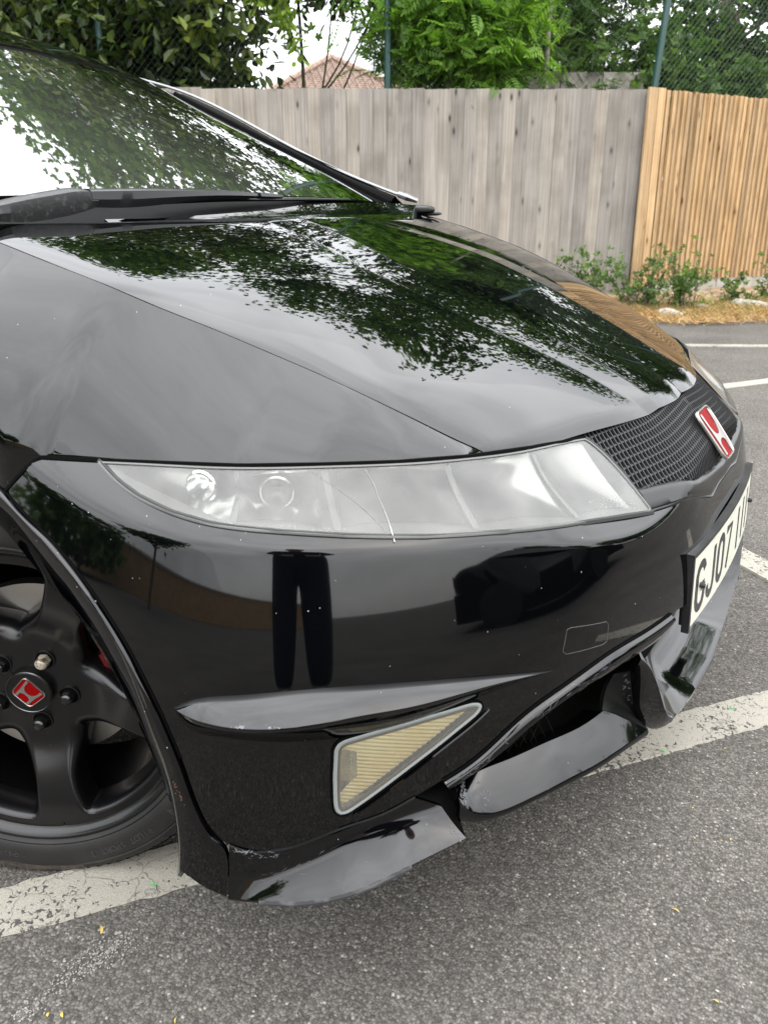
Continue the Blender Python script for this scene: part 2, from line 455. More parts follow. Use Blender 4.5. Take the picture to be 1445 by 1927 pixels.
# ---- verge of bare soil rising to the fences
FENCE_A = at(-4.2, 8.6); CORNER = at(2.60, 8.6); FENCE_B = at(6.2, 10.5)
def soil_mat():
    m = mat('dry_soil', (.16, .10, .062), .95, var=(7, (.30, .22, .13), .38, .62), bump=(60, .9, .012)); return m
M['soil'] = soil_mat()
path = [(at(-9, 7.35), at(-9, 9.2)), (at(-4, 7.42), at(-4, 9.2)), (at(0, 7.45), at(0, 9.2)), (at(2.0, 7.5), at(2.0, 9.2)), (at(2.75, 7.50), at(2.75, 9.2)), (at(3.4, 7.62), at(3.2, 9.4)), (at(4.2, 7.80), at(3.9, 9.9)), (at(6, 8.5), at(5.6, 10.8)), (at(9, 9.6), at(8.6, 12))]
near = resamp([p[0] for p in path], 160); farr = resamp([p[1] for p in path], 160)
rows = []
for t_, z in ((0, -.01), (.03, .012), (.15, .05), (.4, .115), (.6, .165), (.75, .18), (1, .19)):
    r = near*(1-t_)+farr*t_; r[:, 2] = z+RNG.normal(0, .010, 160)*min(1, t_*6)
    if t_ == 0: r[:, :2] += RNG.normal(0, .02, (160, 2))
    rows.append(r)
mb = MB(); mb.grid(np.array(rows)); o = mb.build('verge', M['soil']); tag(o, kind='structure')

# ---- fences
def board_mat(name, tones, knot, grain, rough=.75):
    m = mat(name, tones[0], rough, spec=.25)
    N, L, p = nodes(m)
    t = nd(N, 'ShaderNodeTexCoord'); oi = nd(N, 'ShaderNodeObjectInfo')
    off = nd(N, 'ShaderNodeVectorMath', operation='SCALE'); off.inputs['Scale'].default_value = 37.0
    cb = nd(N, 'ShaderNodeCombineXYZ'); L.new(oi.outputs['Random'], cb.inputs[0]); L.new(oi.outputs['Random'], cb.inputs[1]); L.new(oi.outputs['Random'], cb.inputs[2])
    L.new(cb.outputs[0], off.inputs[0])
    ad = nd(N, 'ShaderNodeVectorMath', operation='ADD'); L.new(t.outputs['Object'], ad.inputs[0]); L.new(off.outputs[0], ad.inputs[1])
    mpg = nd(N, 'ShaderNodeMapping'); mpg.inputs['Scale'].default_value = (70, 70, 1.6); L.new(ad.outputs[0], mpg.inputs[0])
    n = nd(N, 'ShaderNodeTexNoise', Scale=1.0, Detail=6.0, Distortion=.6); L.new(mpg.outputs[0], n.inputs['Vector'])
    base = ramp(N, L, n.outputs['Fac'], [(.28, grain), (.45, tones[0]), (.66, tones[1])])
    tone = ramp(N, L, oi.outputs['Random'], [(0, (.80, .80, .81)), (.5, (1, .99, .98)), (1, (1.12, 1.08, 1.02))])
    c = nd(N, 'ShaderNodeMix', data_type='RGBA', blend_type='MULTIPLY'); c.inputs[0].default_value = 1; L.new(base.outputs[0], c.inputs[6]); L.new(tone.outputs[0], c.inputs[7])
    # knots
    mpk = nd(N, 'ShaderNodeMapping'); mpk.inputs['Scale'].default_value = (11, 3, 4.2); L.new(ad.outputs[0], mpk.inputs[0])
    v = nd(N, 'ShaderNodeTexVoronoi', Scale=1.0); L.new(mpk.outputs[0], v.inputs['Vector'])
    sp = nd(N, 'ShaderNodeSeparateColor'); L.new(v.outputs['Color'], sp.inputs[0])
    pk = math_(N, L, 'GREATER_THAN', sp.outputs[0], .62)
    kr = ramp(N, L, v.outputs['Distance'], [(.07, (1, 1, 1)), (.17, (.25, .25, .25)), (.30, (0, 0, 0))])
    c2 = mixc(N, L, math_(N, L, 'MULTIPLY', pk, kr.outputs[0]), c.outputs[2], knot)
    # weather streaks
    n2 = nd(N, 'ShaderNodeTexNoise', Scale=2.2, Detail=7.0); L.new(ad.outputs[0], n2.inputs['Vector'])
    st = ramp(N, L, n2.outputs['Fac'], [(.36, (.70, .69, .67)), (.55, (1, 1, 1))])
    c3 = nd(N, 'ShaderNodeMix', data_type='RGBA', blend_type='MULTIPLY'); c3.inputs[0].default_value = .8; L.new(c2, c3.inputs[6]); L.new(st.outputs[0], c3.inputs[7])
    L.new(c3.outputs[2], p.inputs['Base Color'])
    b = nd(N, 'ShaderNodeBump', Strength=.5, Distance=.002); L.new(n.outputs['Fac'], b.inputs['Height']); L.new(b.outputs[0], p.inputs['Normal'])
    return m
M['grey_wood'] = board_mat('weathered_grey_board', [(.218, .201, .178), (.268, .249, .223)], (.042, .037, .034), (.178, .163, .142))
M['new_wood'] = board_mat('new_orange_board', [(.37, .245, .125), (.44, .32, .19)], (.11, .05, .022), (.24, .140, .060))
M['concrete'] = mat('concrete', (.36, .34, .30), .9, var=(9, (.24, .22, .19), .35, .7), bump=(120, .5, .003))
def board_mesh(name, w, h, t0, t1, material, flip=False):
    """feather-edge board: thick edge on the right, or on the left when flipped"""
    mb = MB()
    v = []
    for z in (0, h):
        v += [(-w/2, 0, z), (w/2, 0, z), (w/2, -t0, z), (w/2-.004, -t0-.001, z), (-w/2, -t1, z)]
    F = [(0, 1, 6, 5), (1, 2, 7, 6), (2, 3, 8, 7), (3, 4, 9, 8), (4, 0, 5, 9), (5, 6, 7, 8, 9), (4, 3, 2, 1, 0)]
    if flip: v = [(-x_, y_, z_) for x_, y_, z_ in v]
    me = bpy.data.meshes.new(name); me.from_pydata(v, [], F); me.materials.append(material); me.update()
    bm = bmesh.new(); bm.from_mesh(me); bmesh.ops.recalc_face_normals(bm, faces=bm.faces); bm.to_mesh(me); bm.free()
    return me
def fence(name, label, P0, P1, pitch, w, h, t0, t1, material, z0, lean, flip=False):
    F_ = empty(name, (P0[0], P0[1], 0), math.atan2(P1[1]-P0[1], P1[0]-P0[0]))
    tag(F_, label, 'fence')
    L_ = math.hypot(P1[0]-P0[0], P1[1]-P0[1]); n_ = int(L_/pitch)
    mes = [board_mesh('board', w+random.uniform(-.004, .004), h+random.uniform(-.006, .006), t0, t1, material, flip) for _ in range(4)]
    for i in range(n_):
        o = bpy.data.objects.new('board', random.choice(mes)); COL.objects.link(o); o.parent = F_
        o.location = ((i+.5)*pitch, -.012, z0+random.uniform(-.006, .005))
        o.rotation_euler = (-lean+random.uniform(-.004, .004), random.uniform(-.005, .005), random.uniform(-.01, .01))
    mb = MB()
    for z in (z0+.25, z0+.95, z0+1.6): mb.box((L_/2, .03+math.tan(lean)*(z-z0), z), (L_, .05, .07))
    mb.build('rail', material, F_, smooth=False)
    for k_ in range(int(L_/2.4)+1):
        mb = MB(); mb.box((k_*2.4+.05, .075+math.tan(lean)*.9, z0+.85), (.095, .06, 1.75), Matrix.Rotation(-lean, 3, 'X')); mb.build('post', material, F_, smooth=False)
    return F_, L_
FG, LG = fence('board_fence', 'weathered grey close-board fence behind the black car', FENCE_A, CORNER, .127, .150, 1.915, .017, .007, M['grey_wood'], .165, .020)
FO, LO = fence('board_fence', 'new orange close-board fence on a concrete base at the right', CORNER+np.append(R2*.02, 0), FENCE_B, .0735, .078, 1.80, .032, .006, M['new_wood'], .285, .020, True)
# wide corner boards of the new fence
for k_, (dx, dy, w) in enumerate(((-.055, -.036, .12), (.055, -.040, .09))):
    o = bpy.data.objects.new('corner_board', board_mesh('corner_board', w, 1.87, .028, .020, M['new_wood'])); COL.objects.link(o); o.parent = FO
    o.location = (dx, dy, .22); o.rotation_euler = (-.02, 0, .10)
x = 0.0
while x < LO:
    mb = MB(); mb.box((x+.60, .0, .215), (1.19, .05, .150)); o = mb.build('gravel_board', M['concrete'], FO, smooth=False)
    bv = o.modifiers.new('bevel', 'BEVEL'); bv.width = .006; bv.segments = 2
    x += 1.20

# ---- chain-link fence on green posts behind
M['green_metal'] = mat('green_coated_steel', (.004, .038, .030), .45, coat=.2)
M['wire'] = mat('green_grey_wire', (.022, .034, .029), .6, .2)
M['wire_light'] = mat('weathered_green_wire', (.085, .115, .10), .6, .1)  # paler copy of the wire for the right-hand panel
CF = empty('chain_link_fence', tuple(at(0, 8.95)))
tag(CF, 'tall chain-link fence on dark green posts above the board fences', 'fence')
CF_inv = np.array(CF.location)
def post(l0, l1, d, z0=.1, z1=4.2):
    p0, p1 = at(l0, d, 1.9)-CF_inv, at(l1, d, 3.2)-CF_inv
    s_ = (p1-p0)/1.3; a = p0+s_*(z0-1.9); b = p0+s_*(z1-1.9)
    mb = MB(); mb.tube([a, b], .036, 10); mb.build('post', M['green_metal'], CF)
post(-2.82, -2.82, 8.95); post(.02, .02, 8.95); post(2.70, 2.76, 8.98); post(5.4, 5.42, 10.35); post(-5.7, -5.7, 8.95)
def chain(P0, P1, z0, z1, pitch, rad, wm):
    mb = MB(); L_ = np.linalg.norm(P1-P0); u = (P1-P0)/L_; h = z1-z0
    for fam in (1, -1):
        k0 = -int(h*1.05/pitch)-1
        for k_ in range(k0, int(L_/pitch)+1-k0):
            xa = k_*pitch; xb = xa+fam*h*.95
            # clip to the panel length
            ta, tb = 0.0, 1.0
            dx = xb-xa
            for lim, lo_ in ((0, True), (L_, False)):
                t_ = (lim-xa)/dx
                if (dx > 0) == lo_: ta = max(ta, t_)
                else: tb = min(tb, t_)
            if tb-ta < .02: continue
            A_, B_ = (P0+u*(xa+dx*t_)+np.array([0, 0, z0+h*t_])-CF_inv for t_ in (ta, tb))
            n_ = np.array([-u[1], u[0], 0])*.0035*fam
            mb.tube([A_+n_, (A_+B_)/2+n_, B_+n_], rad, 3, cap=False)
    for z in (z0+.02, z0+h*.5, z1): mb.tube([P0+[0, 0, z]-CF_inv, P1+[0, 0, z]-CF_inv], .002, 4)
    o = mb.build('chain_link_mesh', M[wm], CF, smooth=False); tag(o, kind='stuff')
chain(at(-5.7, 8.95), at(2.70, 8.97), 1.75, 4.1, .068, .0013, 'wire')
chain(at(2.70, 8.97), at(6.6, 11.0), 1.75, 4.1, .066, .0021, 'wire_light')

# ---- foliage
def leaf_mat(name, dark, mid, lite, trans=.35, rough=.45):
    m = bpy.data.materials.new(name); m.use_nodes = True
    N, L = m.node_tree.nodes, m.node_tree.links; p = N['Principled BSDF']; o = N['Material Output']
    a = nd(N, 'ShaderNodeAttribute', attribute_name='tint')
    r = ramp(N, L, a.outputs['Fac'], [(0, dark), (.5, mid), (.93, lite), (1.0, tuple(min(1, c*1.2) for c in lite))])
    L.new(r.outputs[0], p.inputs['Base Color']); p.inputs['Roughness'].default_value = rough; p.inputs['Specular IOR Level'].default_value = .35
    tl = nd(N, 'ShaderNodeBsdfTranslucent')
    bright = nd(N, 'ShaderNodeMix', data_type='RGBA', blend_type='MULTIPLY'); bright.inputs[0].default_value = 1; bright.inputs[7].default_value = (1.6, 1.7, .7, 1)
    L.new(r.outputs[0], bright.inputs[6]); L.new(bright.outputs[2], tl.inputs[0])
    x = nd(N, 'ShaderNodeMixShader'); x.inputs[0].default_value = trans
    L.new(p.outputs[0], x.inputs[1]); L.new(tl.outputs[0], x.inputs[2]); L.new(x.outputs[0], o.inputs[0])
    return m
M['laurel'] = leaf_mat('laurel_leaf', (.011, .022, .006), (.025, .047, .009), (.10, .13, .02), .2, .38)
M['fresh'] = leaf_mat('fresh_green_leaf', (.06, .125, .02), (.11, .22, .03), (.19, .32, .05), .45, .5)
M['mid'] = leaf_mat('mid_green_leaf', (.028, .060, .014), (.056, .115, .024), (.115, .19, .04), .38, .5)
M['lime'] = leaf_mat('lime_green_leaf', (.10, .17, .02), (.17, .26, .03), (.26, .36, .05), .45, .42)  # lighter green carries the bough's sunlit look
M['bark'] = mat('bark', (.075, .06, .045), .9, var=(30, (.15, .13, .10), .4, .65), bump=(70, .8, .01))
M['pale_bark'] = mat('pale_bark', (.28, .26, .22), .85, var=(25, (.12, .11, .09), .45, .6), bump=(60, .6, .008))
LEAF = (np.array([(0, 0, 0), (.20, .33, .06), (.22, .70, .05), (0, 1, -.06), (-.22, .70, .05), (-.20, .33, .06)]), np.array([(0, 1, 2, 3), (0, 3, 4, 5)]))
NARROW = (np.array([(0, 0, 0), (.13, .35, .04), (.12, .68, .03), (0, 1, -.08), (-.12, .68, .03), (-.13, .35, .04)]), LEAF[1])
def frond(n=6):
    V, Q = [], []
    for i in range(n):
        y = .18+.75*i/(n-1)
        for sg in (-1, 1):
            a = sg*math.radians(62-25*i/(n-1)); c, s = math.cos(a), math.sin(a); L_ = .40-.05*abs(i-2.2)
            b = len(V)
            for x_, y_, z_ in NARROW[0]: x2, y2 = x_*L_*1.1, y_*L_; V.append((x2*c+y2*s, y-x2*s*0+y2*c-x2*s, z_*L_-.10*y*y))
            Q += [tuple(i_+b for i_ in q) for q in LEAF[1]]
    b = len(V)
    for x_, y_, z_ in NARROW[0]: V.append((x_*.42, .92+y_*.40, z_*.4-.10)); 
    Q += [tuple(i_+b for i_ in q) for q in LEAF[1]]
    return np.array(V), np.array(Q)
FROND = frond()
# a lobed sprig: five leaves round a twig tip
def sprig(base=LEAF, n=5, spread=1.0):
    V, Q = [], []
    for i in range(n):
        a = 2*math.pi*i/n+.3; tilt = .75*spread; c, s = math.cos(a), math.sin(a)
        b = len(V)
        for x_, y_, z_ in base[0]:
            yy2 = y_*math.sin(tilt); zz2 = z_+y_*math.cos(tilt)*(.8 if i % 2 else .5)
            V.append((x_*c-yy2*s, x_*s+yy2*c, zz2))
        Q += [tuple(i_+b for i_ in q) for q in base[1]]
    return np.array(V), np.array(Q)
SPRIG = sprig()
def leaves(name, tmpl, C, size, material, parent, droop=.3, out=None, tint=None, rng=RNG):
    V0, Q0 = tmpl; n_ = len(C)
    size = np.broadcast_to(size, (n_,))*rng.uniform(.7, 1.25, n_)
    d = rng.normal(0, 1, (n_, 3)); d[:, 2] = d[:, 2]*.6-droop
    if out is not None: d += out
    d /= np.linalg.norm(d, axis=1)[:, None]+1e-9
    up = rng.normal(0, .55, (n_, 3))+np.array([0, 0, 1.0])
    x = np.cross(d, up); x /= np.linalg.norm(x, axis=1)[:, None]+1e-9
    z = np.cross(x, d)
    V = (C[:, None, :]+size[:, None, None]*(V0[None, :, 0:1]*x[:, None]+V0[None, :, 1:2]*d[:, None]+V0[None, :, 2:3]*z[:, None])).reshape(-1, 3)
    Q = (Q0[None]+(np.arange(n_)*len(V0))[:, None, None]).reshape(-1, Q0.shape[1])
    if tint is None: tint = rng.uniform(0, 1, n_)
    T = np.repeat(tint, len(V0))
    return big_mesh(name, V, Q, material, parent, False, T)
def clumps(boxes, n_clump, per, spread, rng=RNG):
    """points gathered round random clump centres inside the given ellipsoids (centre, radii)"""
    C = []; T = []; cs = []
    for c, r in boxes:
        for _ in range(n_clump):
            u = rng.normal(0, 1, 3); u /= np.linalg.norm(u); rad = rng.uniform(.35, 1)**.5
            cc = np.array(c)+u*np.array(r)*rad; cs.append(cc)
            s = spread*rng.uniform(.6, 1.4); m = int(per*rng.uniform(.6, 1.4))
            C.append(cc+rng.normal(0, 1, (m, 3))*s*np.array([1, 1, .7])); T.append(np.clip(rng.normal(rng.uniform(.2, .8), .18, m), 0, 1))
    return np.concatenate(C), np.concatenate(T), np.array(cs)
def tree(name, label, base, h_trunk, r_trunk, boxes, n_clump, per, spread, tmpl, size, material, bark='bark', cat='tree', droop=.3, limbs=14, group=None, top_l=None):
    T_ = empty(name, tuple(base)); tag(T_, label, cat, group)
    b = np.array(base)
    C, tint, cs = clumps([(np.array(c)-b, r) for c, r in boxes], n_clump, per, spread)
    keep = C[:, 2] > .3
    leaves('crown', tmpl, C[keep], size, M[material], T_, droop, tint=tint[keep])
    mb = MB()
    t_ = np.linspace(0, 1, 8)
    tx = np.stack([.12*np.sin(t_*3)*h_trunk*.15, .1*np.cos(t_*2.3)*h_trunk*.1-.1*h_trunk*.1, t_*h_trunk], 1)
    if top_l is not None: tx += np.outer(t_**1.3, np.array([*top_l, 0]))
    mb.tube(tx, r_trunk*(1-.55*t_), 9)
    for c in cs[RNG.permutation(len(cs))[:limbs]]:
        k_ = RNG.uniform(.45, .98); s0 = tx[int(k_*7)]
        mid = (s0+c)/2+np.array([0, 0, -.05])*np.linalg.norm(c-s0)+RNG.normal(0, .05, 3)
        P = resamp([s0, mid, c], 8); mb.tube(P, np.linspace(r_trunk*.42*(1.2-k_*.6), .008, 8), 6)
    mb.build('trunk', M[bark], T_)
    return T_
# dark laurel at the left, big leaves
tree('laurel_tree', 'dark large-leaved laurel crown above the fence at the left', at(-3.2, 9.9), 4.0, .12,
     [(at(-5.0, 9.9, 2.9), (1.4, .8, 1.6)), (at(-3.5, 9.8, 2.75), (1.35, .8, 1.45)), (at(-2.1, 9.8, 2.7), (1.05, .7, 1.25)), (at(-3.4, 10.6, 2.6), (2.4, .5, 1.2)), (at(-3.2, 10, 4.9), (2.6, 1.6, 1.4))], 80, 60, .21, LEAF, .15, 'laurel', droop=.6, limbs=26)
tree('laurel_tree', 'sparse leafy laurel boughs against the sky above the tiled roof', at(-1.0, 10.6), 3.6, .035,
     [(at(-.75, 10.1, 3.42), (.55, .4, .26)), (at(-.25, 10.0, 3.32), (.35, .4, .30)), (at(-.6, 10.3, 4.6), (1.0, .6, .7))], 30, 34, .13, LEAF, .11, 'laurel', droop=.5, limbs=5)
# overhanging bough, sunlight painted into its lime leaf colour
ob = empty('overhanging_bough', tuple(at(-1.4, 9.2, 2.5))); tag(ob, 'sunny lime-green bough hanging in front of the dark laurel', 'branch')
C = []
for (l0, z0), (l1, z1) in (((-1.75, 3.22), (-.95, 2.95)), ((-1.2, 3.15), (-.86, 2.42)), ((-1.05, 3.05), (-1.0, 2.70)), ((-1.45, 3.1), (-1.2, 2.88))):
    for t_ in np.linspace(0, 1, 20): C.append(at(l0+(l1-l0)*t_, 9.15+.1*math.sin(t_*5), z0+(z1-z0)*t_)-np.array(ob.location))
C = np.array(C); C = np.concatenate([C+RNG.normal(0, .045, C.shape) for _ in range(4)])
leaves('leaf_spray', LEAF, C, .10, M['lime'], ob, .8)
mb = MB()
for (l0, z0), (l1, z1) in (((-1.75, 3.22), (-.95, 2.95)), ((-1.2, 3.15), (-.86, 2.42)), ((-2.6, 3.9), (-1.75, 3.22))):
    mb.tube(resamp([at(l0, 9.2, z0)-np.array(ob.location), at((l0+l1)/2, 9.15, (z0+z1)/2+.05)-np.array(ob.location), at(l1, 9.15, z1)-np.array(ob.location)], 8), np.linspace(.012, .004, 8), 5)
mb.build('twig', M['bark'], ob)
# fresh pinnate tree in the middle
tree('ash_tree', 'fresh green feathery-leaved young tree leaning over the grey fence', at(.65, 9.35), 3.4, .055,
     [(at(.45, 9.25, 2.85), (.55, .35, .62)), (at(1.0, 9.2, 2.75), (.5, .35, .65)), (at(.8, 9.4, 3.8), (.9, .6, .8))], 64, 24, .17, FROND, .20, 'fresh', 'pale_bark', droop=.35, limbs=16)
# darker trees behind and to the right
tree('dense_tree', 'shaded green tree behind the feathery young tree', at(1.6, 10.4), 4.2, .09,
     [(at(.9, 10.3, 2.6), (.8, .5, .95)), (at(1.75, 10.2, 2.6), (.8, .5, 1.0)), (at(2.3, 10.6, 3.6), (.9, .6, 1.2)), (at(1.2, 10.5, 4.3), (1.2, .8, 1.0))], 66, 32, .18, FROND, .17, 'mid', droop=.3, limbs=24)
tree('oak_tree', 'dense green bush filling the chain-link fence above the orange boards', at(4.2, 11.4), 4.0, .10,
     [(at(3.05, 10.1, 2.15), (.55, .5, .75)), (at(3.7, 10.7, 2.3), (.8, .5, .95)), (at(4.6, 11.2, 2.2), (.9, .6, .9)), (at(5.7, 11.9, 2.5), (1.1, .6, 1.2)), (at(4.4, 11.6, 4.0), (2.2, .8, .9))], 62, 34, .17, SPRIG, .085, 'mid', droop=.1, limbs=30)
mb = MB(); mb.tube(resamp([at(1.68, 9.3, .2), at(1.675, 9.3, 1.9), at(1.66, 9.3, 2.6), at(1.70, 9.3, 3.6)], 12), np.linspace(.034, .022, 12), 9)
o = mb.build('bare_trunk', M['pale_bark']); tag(o, 'thin pale bare trunk standing behind the grey fence', 'tree trunk')
# tall crowns that close off the sky above the fence
for i, (l, d, zc, rx, rz, n_) in enumerate(((-7.2, 12.5, 5.6, 3.0, 3.0, 110), (-2.9, 12.8, 6.5, 3.0, 3.3, 115), (2.6, 13.0, 8.2, 3.2, 3.4, 125), (8.0, 14.5, 7.2, 3.0, 3.2, 100))):
    tree('tall_tree', ['tall dark tree rearing up at the far left behind the fence', 'tall dark tree rearing up behind the tiled roof', 'tall dark tree rearing up behind the young ash', 'tall dark tree rearing up at the far right behind the orange fence'][i],
         at(l, d), zc, .22, [(at(l, d, zc), (rx, rx*.7, rz)), (at(l+(-1.6 if i == 1 else .8), d-.4, zc-(1.4 if i == 1 else 2.2)), (rx*.8, rx*.5, rz*.5))], int(n_*.62), 145, .43, SPRIG, .115, 'mid', droop=.2, limbs=30, group=None)

# ---- shrubs along the fence foot
def shrub(l, d, h, w, n_stem, label, lite):
    b = at(l, d, .13); S_ = empty('shrub', tuple(b)); tag(S_, label, 'shrub', 'shrubs at the foot of the fence')
    mb = MB(); C = []
    for _ in range(int(n_stem*1.5)):
        a = RNG.uniform(0, 2*math.pi); k_ = RNG.uniform(.3, 1); hh = h*RNG.uniform(.3, 1.12); foot = np.array([*RNG.normal(0, .07, 2), -.03])
        tip = np.array([math.cos(a)*w*k_*1.1, math.sin(a)*w*.6*k_, hh])
        P = resamp([foot, foot+tip*np.array([.35, .35, .55])+RNG.normal(0, .035, 3), foot+tip], 9); mb.tube(P, np.linspace(.004, .0015, 9), 5)
        for p in P[RNG.integers(1, 5):]:
            m_ = RNG.integers(0, 4); C.append(p+RNG.normal(0, .022, (m_, 3)))
    leaves('foliage', sprig(LEAF, 4, 1.1), np.concatenate(C), .044, M[lite], S_, -.2); mb.build('stem', M['bark'], S_)
shrub(2.02, 8.15, .52, .34, 15, 'small green shrub against the grey boards, its foot hidden by the bonnet', 'mid')
shrub(2.50, 8.0, .50, .42, 24, 'low bushy shrub at the corner of the two fences', 'mid')
shrub(2.90, 7.95, .60, .34, 16, 'tallest upright shrub in front of the new boards', 'mid')
shrub(3.55, 8.2, .30, .14, 6, 'tiny shrub before the concrete base of the new fence', 'mid')
shrub(4.02, 8.35, .52, .34, 14, 'shrub at the right edge in front of the new boards', 'mid')
shrub(1.45, 8.15, .34, .12, 5, 'shrub sprig peeping over the far wing of the car', 'mid')
# ---- dry grass and weeds
def grass(name, n_, lrange, doff, mm, h, z):
    l = RNG.uniform(*lrange, n_); d = np.interp(l, [-5, 2.4, 2.8, 4.4, 6], [7.9, 7.9, 7.75, 8.15, 8.9])+RNG.normal(doff, .20, n_)
    B = CAM[:2]+np.outer(d, D2)+np.outer(l, R2); B = np.column_stack([B, np.full(n_, z)+np.clip((d-7.6)*.12, 0, .16)])
    dirn = np.column_stack([RNG.normal(0, 1, (n_, 2)), RNG.uniform(.1, 1.2, n_)]); dirn /= np.linalg.norm(dirn, axis=1)[:, None]
    side = np.cross(dirn, [0, 0, 1.]); side /= np.linalg.norm(side, axis=1)[:, None]+1e-9
    hh = RNG.uniform(.4, 1, n_)*h
    V = np.stack([B-side*.0025, B+side*.0025, B+dirn*(hh*.6)[:, None]+side*.0018, B+dirn*hh[:, None]+[0, 0, -.01]], 1).reshape(-1, 3)
    Q = np.array([(0, 1, 2, 3)])[None]+(np.arange(n_)*4)[:, None, None]
    o = big_mesh(name, V, Q.reshape(-1, 4), mm, None, False, np.repeat(RNG.uniform(0, 1, n_), 4)); tag(o, kind='stuff'); return o
M['straw'] = leaf_mat('dry_straw', (.24, .125, .055), (.36, .22, .10), (.48, .36, .20), .2, .8)
M['weed'] = leaf_mat('weed_green', (.06, .10, .02), (.12, .18, .04), (.22, .26, .07), .3, .7)
o = grass('dry_grass', 15000, (2.3, 5.5), -.03, M['straw'], .13, .03); tag(o, 'mat of straw-coloured dead grass along the verge', 'dry grass')
o = grass('weeds', 1200, (2.4, 5.5), .15, M['weed'], .17, .05); tag(o, 'green grass tufts growing through the straw at the fence foot', 'weeds')
# stones by the verge
for l, d, s in ((2.72, 7.72, .085), (3.62, 8.12, .11), (3.15, 8.0, .06)):
    bm = bmesh.new(); bmesh.ops.create_icosphere(bm, subdivisions=3, radius=s)
    for v in bm.verts: v.co = Vector((v.co.x*1.5, v.co.y, v.co.z*.55))*(1+.16*math.sin(v.co.x*40+l)+.12*math.cos(v.co.y*55+d))
    me = bpy.data.meshes.new('stone'); bm.to_mesh(me); bm.free(); me.materials.append(M['concrete']); me.shade_smooth()
    o = bpy.data.objects.new('stone', me); COL.objects.link(o); o.location = at(l, d, .06+.1*(d-7.7))
    tag(o, {2.72: 'pale broken stone nearest the car under the corner shrub', 3.62: 'largest pale stone before the new fence', 3.15: 'small pale stone in the straw between two shrubs'}[l], 'stone')
# ---- grey block wall glimpsed behind the fences
BW = empty('block_wall', tuple(at(2.02, 9.7))); tag(BW, 'grey concrete block wall glimpsed over the grey fence by the green post', 'wall')
BW.rotation_euler = (0, 0, math.atan2(R2[1], R2[0]))
bme = None
for r in range(11):
    for k_ in range(3):
        if bme is None:
            mb = MB(); mb.box((0, 0, 0), (.44, .10, .21)); o = mb.build('block', M['block'] if 'block' in M else M['concrete'], BW, smooth=False); bme = o.data
            bv = None
        else:
            o = bpy.data.objects.new('block', bme); COL.objects.link(o); o.parent = BW
        o.location = (-.35+.45*k_+(.22 if r % 2 else 0), RNG.uniform(-.004, .004), .07+.22*r)
# ---- house roof beyond
HS = empty('house', tuple(at(-1.65, 27))); HS.rotation_euler = (0, 0, math.atan2(R2[1], R2[0])+.25)
tag(HS, 'house with a brown tiled hipped roof showing between the trees', 'house')
M['tile'] = mat('brown_roof_tile', (.17, .115, .085), .85, var=(5, (.22, .155, .12), .35, .65))
M['ridge'] = mat('ridge_tile', (.26, .18, .14), .85)
M['render_wall'] = mat('cream_render', (.55, .50, .42), .9)
mb = MB(); mb.box((0, 0, 1.7), (5.6, 5.6, 3.4)); mb.build('wall', M['render_wall'], HS, smooth=False)
zr0, zr1, hw = 3.4, 5.2, 3.1
mb = MB(); nc = 26
for k_ in range(nc):
    a0, a1 = k_/nc, (k_+1)/nc; w0, w1 = hw*(1-a0)+.001, hw*(1-a1*.999)
    z0, z1 = zr0+(zr1-zr0)*a0, zr0+(zr1-zr0)*a1
    q0 = [(-w0, -w0, z0+.03), (w0, -w0, z0+.03), (w0, w0, z0+.03), (-w0, w0, z0+.03)]
    q1 = [(-w1, -w1, z1), (w1, -w1, z1), (w1, w1, z1), (-w1, w1, z1)]; q_ = [(p[0], p[1], p[2]-.06) for p in q0]
    mb.add(q0+q1, [(i, (i+1) % 4, 4+(i+1) % 4, 4+i) for i in range(4)]); mb.add(q_+q0, [(i, (i+1) % 4, 4+(i+1) % 4, 4+i) for i in range(4)])
# raised joints between the tiles of each slope
for sx in range(4):
    rot = Matrix.Rotation(sx*math.pi/2, 3, 'Z')
    for k_ in range(-12, 13):
        x = k_*.25; top = max(0, 1-abs(x)/hw)
        if top > .05:
            a = rot @ Vector((x, -hw, zr0+.05)); b = rot @ Vector((x, -hw+hw*top, zr0+(zr1-zr0)*top+.05)); mb.tube([a, b], .022, 4, cap=False)
o = mb.build('roof', M['tile'], HS, smooth=False)
for sx in range(4):
    rot = Matrix.Rotation(sx*math.pi/2, 3, 'Z'); mb = MB(); mb.tube([rot @ Vector((hw, -hw, zr0+.06)), rot @ Vector((0, 0, zr1+.05))], .10, 8); mb.build('ridge', M['ridge'], HS)

